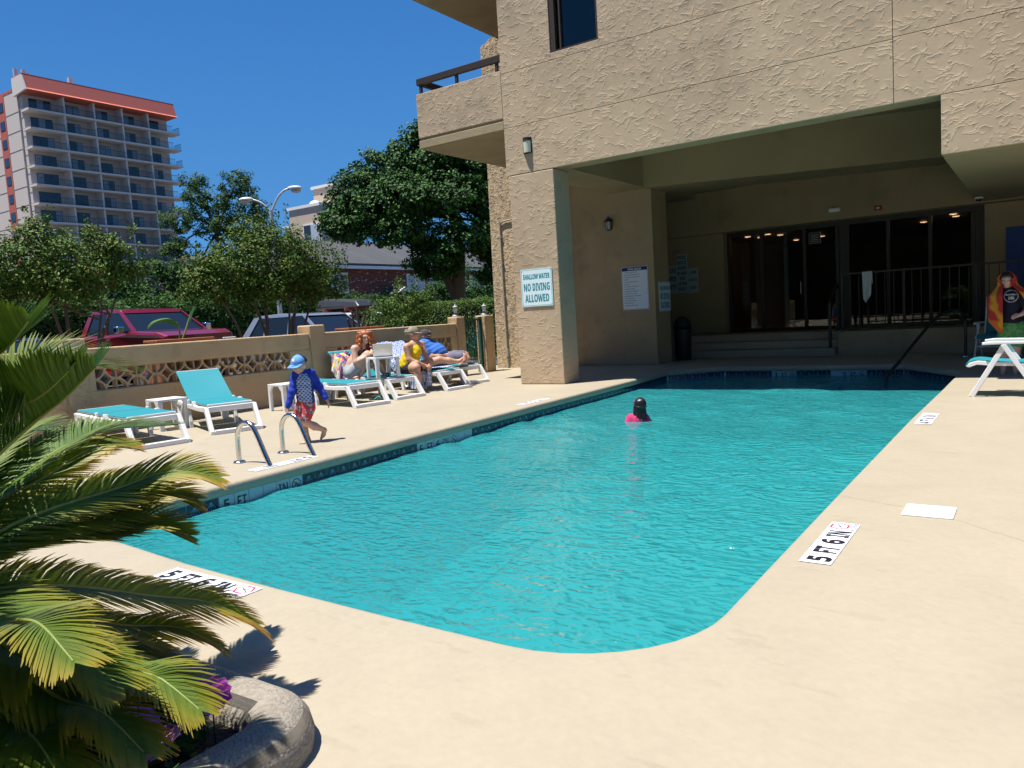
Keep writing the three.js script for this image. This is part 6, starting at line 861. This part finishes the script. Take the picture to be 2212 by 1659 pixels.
// ---------- towels and small things ----------
{ // patterned towel on the fifth lounger
  const t = thing('beach_towel', 'blue and white patterned towel spread over the lounger of the woman in yellow', 'towel', [-8.52, 0, -10.59], -4 * D2R), grid = [], back = 40 * D2R;
  for (let j = 0; j <= 130; j++) { const row = []; for (let i = 0; i <= 70; i++) { const u = i / 70 * 2 - 1, s = j / 130 * 1.5; let x, y; if (s < 0.82) { const k = 0.8 - s; x = -1.14 - k * Math.cos(back); y = 0.362 + k * Math.sin(back); } else { x = -1.14 + (s - 0.82); y = 0.37; } let z = u * 0.36; y += 0.02 + 0.006 * Math.sin(u * 6 + s * 9) + 0.005 * Math.sin(s * 17 + u * 3); if (u > 0.84) { const dr = (u - 0.84) * 2.2; z = 0.32 + 0.02 * Math.sin(s * 14); y -= dr * (s > 1.05 ? 1 : 0.4); } row.push(V(x, y, z)); } grid.push(row); }
  const blue = [0.06, 0.13, 0.42], wh = [0.62, 0.66, 0.74]; M('cloth', thickSheet(grid, 0.008, (u, v) => { const a = u * 6, b = v * 12, cx = Math.floor(a) + 0.5, cy = Math.floor(b) + 0.5, r = Math.hypot(a - cx, b - cy); return (r > 0.3 && r < 0.43) || r < 0.14 || (r > 0.55) ? blue : wh; }), clothMat, t);
  const flap = []; for (let j = 0; j <= 40; j++) { const row = []; for (let i = 0; i <= 36; i++) { const u = i / 36, v = j / 40; row.push(V(-0.62 + u * 0.26, 0.385 - v * 0.3 - 0.02 * Math.sin(u * 6), 0.325 + 0.03 * Math.sin(u * 9 + v * 2) + 0.02 * v)); } flap.push(row); } M('hanging_end', thickSheet(flap, 0.008, (u, v) => { const a = u * 3.4, b = v * 4, r = Math.hypot(a - Math.floor(a) - 0.5, b - Math.floor(b) - 0.5); return (r > 0.26 && r < 0.4) || r < 0.12 ? blue : wh; }), clothMat, t);
}
{ // bright towel over the back of the fourth lounger
  const t = thing('beach_towel', 'crumpled multicoloured towel over the backrest behind the red-haired woman', 'towel', [-9.67, 0.362, -9.42], -5 * D2R), grid = [], bk = 36 * D2R;
  for (let j = 0; j <= 70; j++) { const row = []; for (let i = 0; i <= 70; i++) { const u = i / 70, v = j / 70; const k = mix(0.62, 0.12, v); let x = -k * Math.cos(bk), y = k * Math.sin(bk) + 0.03, z = mix(-0.06, 0.36, u); const f = 0.03 * Math.sin(u * 14 + v * 5) + 0.025 * Math.sin(v * 16 + u * 7); if (u > 0.72) { y -= (u - 0.72) * 1.15; z = 0.3 + (u - 0.72) * 0.16; x += 0.04; } row.push(V(x + f * 0.6, y + Math.abs(f), z + f * 0.4)); } grid.push(row); }
  const pal = [[0.03, 0.06, 0.42], [0.6, 0.05, 0.06], [0.65, 0.6, 0.58], [0.62, 0.5, 0.04], [0.03, 0.1, 0.3], [0.62, 0.2, 0.25]]; M('cloth', thickSheet(grid, 0.01, (u, v) => { if (u > 0.93) return [0.62, 0.62, 0.62]; return pal[Math.floor(fbm(u * 0.9, v * 0.9, 6, 3, 23) * 14) % 6]; }), clothMat, t);
}
{ // towel on the platform railing
  const t = thing('bath_towel', 'white towel hanging over the dark platform railing', 'towel', [-2.93, 0, -17.33]), grid = []; for (let j = 0; j <= 24; j++) { const row = []; for (let i = 0; i <= 10; i++) { const u = i / 10, v = j / 24, len = mix(0.42, 0.66, 1 - Math.abs(u - 0.3)); let y, z; if (v < 0.3) { y = 1.735 - (0.3 - v) * 0.9; z = -0.03; } else { y = 1.735 - (v - 0.3) / 0.7 * len; z = 0.035 + 0.012 * Math.sin(u * 10 + v * 3); } row.push(V((u - 0.5) * 0.2 * (1 - 0.25 * v), y, z)); } grid.push(row); } M('cloth', thickSheet(grid, 0.008, () => [0.62, 0.66, 0.68]), clothMat, t);
}
function flipFlop(label, px, py, turn, sole, strap) { const p = atLevel((950 + px * 0.22604) / 1.38879, (930 + py * 0.22604) / 1.38879, 0), t = thing('flip_flop', label, 'sandal', [p.x, 0, p.z], turn * D2R, 'flip flops under the loungers'), sh = shapeOf(Array.from({ length: 24 }, (_, i) => { const a = i / 24 * 2 * Math.PI; return [0.13 * Math.cos(a), (0.042 + 0.008 * Math.cos(a)) * Math.sin(a)]; })); M('sole', boxUV(new THREE.ExtrudeGeometry(sh, { depth: 0.012, bevelEnabled: true, bevelSize: 0.004, bevelThickness: 0.004, bevelSegments: 1 }).rotateX(-Math.PI / 2).translate(0, 0.006, 0)), std(sole, 0.8), t); for (const s of [-1, 1]) M('strap', tube([[0.075, 0.02, 0], [0.03, 0.055, s * 0.022], [-0.03, 0.02, s * 0.046]], 0.008, 10, 6), std(strap, 0.7), t); }
flipFlop('teal flip flop with black sole under the flat lounger', 800, 1195, 30, [0.02, 0.03, 0.03], [0.05, 0.4, 0.36]); flipFlop('teal flip flop beside its pair at the foot of a lounger', 960, 1180, 10, [0.05, 0.38, 0.34], [0.02, 0.2, 0.2]); flipFlop('black flip flop under the lounger with the blue towel', 1440, 1010, 20, [0.015, 0.015, 0.015], [0.02, 0.02, 0.02]); flipFlop('pink flip flop under the reclining man', 1860, 985, 0, [0.5, 0.2, 0.16], [0.55, 0.25, 0.2]);
{ const t = thing('snack_bag', 'small crumpled orange and blue snack bag on the lounger beside the laptop table', 'bag', [-8.98, 0.372, -9.24]); M('pouch', skinOf([ball([0, 0.03, 0], [0.08, 0.032, 0.05]), ball([0.05, 0.025, 0.02], [0.045, 0.025, 0.04])], 0.006, 0.02, (x, y, z) => (vnoise(x * 50 + 30, z * 50 + 30, 4096, 6) > 0.6 ? [0.55, 0.5, 0.05] : x > 0.04 ? [0.03, 0.06, 0.35] : [0.6, 0.12, 0.03]), (x, y, z) => 0.004 * Math.sin(x * 120) * Math.sin(z * 110)), clothMat, t); }
// ---------- planter with sago palm and petunias ----------
{
  const agg = dataTex(512, (u, v) => { const n = fbm(u, v, 60, 3, 81), m = fbm(u, v, 5, 4, 82), k = 0.85 + 0.2 * (n - 0.5) + 0.22 * (m - 0.5); return [k, k * 0.97, k * 0.92]; }, true, 1.6), aggB = dataTex(512, (u, v) => fbm(u, v, 90, 3, 83)); aggB.repeat.set(1.8, 1.8);
  const conc = std([0.40, 0.375, 0.34], 0.92, { map: agg, bumpMap: aggB, bumpScale: 0.006 });
  const ring = [[-4.8, 0.9], [-2.1, 0.9], ...arc(-1.97, 0.65, 0.25, 90, 0, 5), ...arc(-1.98, -1.24, 0.26, 0, -90, 10), [-4.8, -1.47]];
  const pl = thing('concrete_planter', 'low rounded concrete planter curb around the sago palm', 'planter');
  M('curb', sweepRing(ring, [[0, 0], [0.004, 0.045], [-0.004, 0.08], [-0.025, 0.108], [-0.06, 0.126], [-0.1, 0.13], [-0.14, 0.124], [-0.175, 0.105], [-0.195, 0.075], [-0.2, 0.02]]), conc, pl);
  M('soil', plan(offset(ring, -0.18), 0.004, 0.05), std([0.035, 0.025, 0.018], 1, { bumpMap: repTex(speck, 3), bumpScale: 0.03 }), pl);
}
const sagoMat = phys([1, 1, 1], 0.48, { specularIntensity: 0.5, vertexColors: true, transmission: 0.42, thickness: 0, side: THREE.DoubleSide });
{
  seed = 4711; const C = V(-2.42, 0.60, -0.62), t = thing('sago_palm', 'sago palm with arching feathery fronds in the concrete planter', 'palm', [C.x, 0, C.z]);
  M('trunk', new THREE.LatheGeometry([[0.13, 0.04], [0.15, 0.2], [0.14, 0.42], [0.1, 0.58], [0, 0.64]].map(([x, y]) => new THREE.Vector2(x, y)), 14), std([0.09, 0.06, 0.035], 1, { bumpMap: repTex(speck, 4), bumpScale: 0.05 }), t);
  const local = C.clone().setY(0);
  function frond(curve, o) { // curve in world space
    const L = curve.getLength(), n = Math.round(L * 135), pos = [], col = [], c = (k, tipY) => { const g = [[0.055, 0.15, 0.01], [0.09, 0.2, 0.014]][k > 0.5 ? 1 : 0], y = [0.42, 0.32, 0.025], b = [0.42, 0.22, 0.05]; const a = Math.pow(clamp(tipY * o.age), 1.15), bb = clamp(a * 2 - 1); return [0, 1, 2].map((i) => mix(mix(g[i], y[i], clamp(a * 1.4)), b[i], bb)); };
    const tri = (a, b, d, ca, cb, cd) => { for (const v of [a, b, d]) pos.push(v.x - local.x, v.y, v.z - local.z); col.push(...ca, ...cb, ...cd); };
    for (let i = 0; i <= n; i++) {
      const u = Math.min(0.9995, 0.1 + 0.9 * i / n), p = curve.getPointAt(u), tg = curve.getTangentAt(u), sd0 = tg.clone().cross(V(0, 1, 0)).normalize(), up0 = sd0.clone().cross(tg).normalize().lerp(EYE.clone().sub(p).normalize(), o.face ?? 0), up = up0.addScaledVector(tg, -up0.dot(tg)).normalize(), side = tg.clone().cross(up).normalize();
      const len = o.leaf * Math.pow(Math.sin(Math.PI * clamp(0.1 + 0.8 * u)), 0.55) * (u > 0.9 ? mix(1, 0.45, (u - 0.9) / 0.1) : 1);
      for (const s of [-1, 1]) {
        const dir = side.clone().multiplyScalar(s * rr(0.95, 1.05)).addScaledVector(tg, mix(0.65, 1.7, u * u) + rr(-0.06, 0.1)).addScaledVector(up, o.vee * rr(0.8, 1.2)).normalize(), w = 0.0047 * (o.wide ?? 1), wv = dir.clone().cross(up).normalize().lerp(tg, 0.25).normalize().multiplyScalar(w), kk = rnd(), LL = len * rr(0.9, 1.08), age = clamp(o.age * 0.5 + 0 * u);
        const q = [0, 0.4, 0.75, 1].map((v) => p.clone().addScaledVector(dir, LL * v).add(V(0, -o.droop * LL * v * v, 0)).addScaledVector(tg, LL * 0.16 * v * v)), ws = [0.8, 1, 0.85, 0.12];
        for (let j = 0; j < 3; j++) { const A = q[j].clone().addScaledVector(wv, ws[j]), B = q[j].clone().addScaledVector(wv, -ws[j]), D = q[j + 1].clone().addScaledVector(wv, ws[j + 1]), E = q[j + 1].clone().addScaledVector(wv, -ws[j + 1]), ca = c(kk, [0.12, 0.3, 0.7, 1][j] * (0.5 + 0.7 * u)), cb = c(kk, [0.12, 0.3, 0.7, 1][j + 1] * (0.5 + 0.7 * u)); tri(A, B, D, ca, ca, cb); tri(B, E, D, ca, cb, cb); }
      }
    }
    const g = new THREE.BufferGeometry(); g.setAttribute('position', new THREE.Float32BufferAttribute(pos, 3)); g.setAttribute('color', new THREE.Float32BufferAttribute(col, 3)); g.computeVertexNormals();
    const f = new THREE.Group(); f.name = 'frond'; t.add(f); kind(M('leaflets', g, sagoMat, f), 'stuff');
    const pts = curve.getSpacedPoints(14).map((p) => p.clone().sub(local)); M('midrib', limb(pts, [0.011, 0.008, 0.005, 0.002], 22, 6), std(o.age > 0.6 ? [0.3, 0.24, 0.05] : [0.2, 0.24, 0.05], 0.5), f);
  }
  const reach = (px, py, L, far) => { const d = rayOf(px, py), oc = EYE.clone().sub(C), b = oc.dot(d), c = oc.lengthSq() - L * L, D = Math.sqrt(Math.max(0, b * b - c)); return EYE.clone().addScaledVector(d, -b + (far ? D : -D)); };
  // fronds read off the photograph: tip pixel, length, a pixel half way, age of the leaf
  for (const [tx, ty, L, far, mx, my, age, vee, droop, leaf] of [
    [205, 795, -2.2, 1, 70, 915, 0.1, 1.0, 0.02, 0.19], [150, 800, -2.2, 1, 35, 890, 0.08, 1.0, 0.02, 0.19], [62, 692, -2.15, 1, -20, 785, 0.1, 1.0, 0.02, 0.18], [290, 955, 0.82, 1, 100, 1030, 0.9, 0.3, 0.3, 0.14], [100, 995, 0.7, 1, 0, 1045, 0.75, 0.4, 0.3, 0.15], [470, 1030, 0.9, 1, 255, 1055, 0.75, 0.42, 0.25, 0.17], [420, 1078, 0.82, 1, 230, 1102, 0.7, 0.42, 0.25, 0.17], [405, 1156, 0.78, 1, 190, 1152, 0.6, 0.6, 0.15, 0.16],
    [158, 1428, 0.8, 0, 20, 1335, 0.6, 0.3, 0.15, 0.18], [555, 1348, 1.24, 1, 330, 1288, 0.95, 0.38, 0.25, 0.22], [480, 1396, 1.12, 1, 260, 1350, 0.9, 0.35, 0.25, 0.17], [400, 1430, 1.03, 1, 200, 1390, 0.8, 0.35, 0.25, 0.16], [430, 1532, 0.9, 0, 240, 1445, 0.55, 0.4, 0.3, 0.17], [310, 1625, 0.86, 0, 130, 1510, 0.65, 0.4, 0.3, 0.17], [150, 1720, 0.78, 0, 20, 1550, 0.5, 0.4, 0.3, 0.17], [260, 1480, 0.8, 0, 60, 1420, 0.5, 0.4, 0.3, 0.17], [-30, 900, 0.95, 1, -160, 1050, 0.2, 1.0, 0.1, 0.2], [20, 1130, 0.85, 1, -120, 1180, 0.3, 0.8, 0.2, 0.18]]) {
    const T = L < 0 ? EYE.clone().addScaledVector(rayOf(tx, ty), -L) : reach(tx, ty, L, far), dm = (EYE.distanceTo(C) + EYE.distanceTo(T)) / 2, Mp = EYE.clone().addScaledVector(rayOf(mx, my), dm * (far ? 1.03 : 0.98));
    frond(new THREE.CatmullRomCurve3([C.clone(), C.clone().lerp(Mp, 0.5).add(V(0, 0.05, 0)), Mp, Mp.clone().lerp(T, 0.55).add(V(0, age < 0.2 ? -0.008 : 0.035, 0)), T]), { age, vee, droop, leaf, face: far === 1 && L > 0 ? 0.36 : 0.1 });
  }
  for (const [x, y, z] of [[-1.98, 1.2, -0.5], [-1.8, 1.02, -0.38], [-2.1, 1.3, -0.3], [-1.85, 0.9, -0.2], [-2.2, 1.35, -0.62]]) { const T = V(x, y, z), m = C.clone().lerp(T, 0.55).add(V(0, 0.12, 0)); frond(new THREE.CatmullRomCurve3([C.clone(), C.clone().lerp(m, 0.5).add(V(0, 0.05, 0)), m, T]), { age: 0.3, vee: 0.35, droop: 0.15, leaf: 0.18 }); }
  // the rest of the crown, out of the picture to the left
  for (let k = 0; k < 14; k++) { const a = mix(60, 265, k / 13) * D2R, el = [0.35, 0.75, 0.5][k % 3] + rr(-0.1, 0.1), L = rr(1.0, 1.2), out = V(Math.cos(a), 0, Math.sin(a)), h = Math.cos(el) * L, y = Math.sin(el) * L; frond(new THREE.CatmullRomCurve3([C.clone(), C.clone().addScaledVector(out, h * 0.3).add(V(0, y * 0.5, 0)), C.clone().addScaledVector(out, h * 0.65).add(V(0, y * 0.8, 0)), C.clone().addScaledVector(out, h * 1.05).add(V(0, y * 0.72, 0))]), { age: rr(0.1, 0.5), vee: rr(0.45, 0.7), droop: 0.15, leaf: 0.18 }); }
}
{ // petunias
  seed = 99; const petal = (() => { const pts = [], n = 12; for (let i = 0; i <= n; i++) { const a = mix(-0.62, 0.62, i / n), r = 0.058 * (1 + 0.08 * Math.cos(a * 9)); pts.push([r * Math.sin(a), r * Math.cos(a)]); } const s = shapeOf([[0, 0.004], ...pts]); const g = new THREE.ShapeGeometry(s, 4), p = g.attributes.position; for (let i = 0; i < p.count; i++) { const r = Math.hypot(p.getX(i), p.getY(i)); p.setZ(i, 0.018 * smooth(0, 0.03, r) + 0.004 * Math.sin(p.getX(i) * 160)); } g.computeVertexNormals(); return clean(g).rotateX(-Math.PI / 2); })();
  const spots = [[457, 1508, 0.19, [0.42, 0.01, 0.36], 'bright magenta petunia in the sun at the planter edge'], [240, 1535, 0.17, [0.28, 0.008, 0.12], 'dark red petunia deep in the shade of the palm'], [300, 1556, 0.18, [0.36, 0.02, 0.42], 'purple petunia facing out between palm fronds'], [322, 1580, 0.17, [0.36, 0.02, 0.42], 'purple petunia just below another purple bloom'], [366, 1612, 0.17, [0.45, 0.14, 0.38], 'pale pink petunia close to the planter curb'], [436, 1518, 0.17, [0.42, 0.01, 0.36], 'magenta petunia half hidden beside the brightest bloom']];
  for (const [px, py, y, c, lab] of spots) { const p = atLevel(px, py, y), t = thing('petunia', lab, 'flower', [p.x, 0.05, p.z], rr(0, 6), 'petunias in the planter'), m = phys(c, 0.6, { transmission: 0.25, side: THREE.DoubleSide }); const h = y - 0.05; M('stem', rod(V(0, 0, 0), V(0, h, 0), 0.003, 0.002, 5), std([0.03, 0.07, 0.015], 0.8), t); const f = new THREE.Group(); f.name = 'bloom'; f.position.set(0, h, 0); f.rotation.set(0.5, 0, 0.35); t.add(f); for (let k = 0; k < 5; k++) { const q = M('petal', petal, m, f); q.rotation.y = k * 2 * Math.PI / 5; } M('throat', new THREE.ConeGeometry(0.008, 0.02, 8).rotateX(Math.PI).translate(0, 0.004, 0), std([0.08, 0.03, 0.1], 0.8), f); }
  const list = []; for (let k = 0; k < 3600; k++) { const x = rr(-3.6, -1.95), z = rr(-1.22, 0.4); list.push([V(x, 0.05 + 0.12 * rnd(), z), V(0, 1, 0)]); } const g = kind(M('petunia_leaves', leaves(list, PAL.hedge, 0.06, 0.035), leafMat), 'stuff'); g.userData.label = 'low dark petunia foliage covering the planter soil'; g.userData.category = 'foliage';
}
renderer.setSize(1024, 768);
renderer.render(scene, camera);
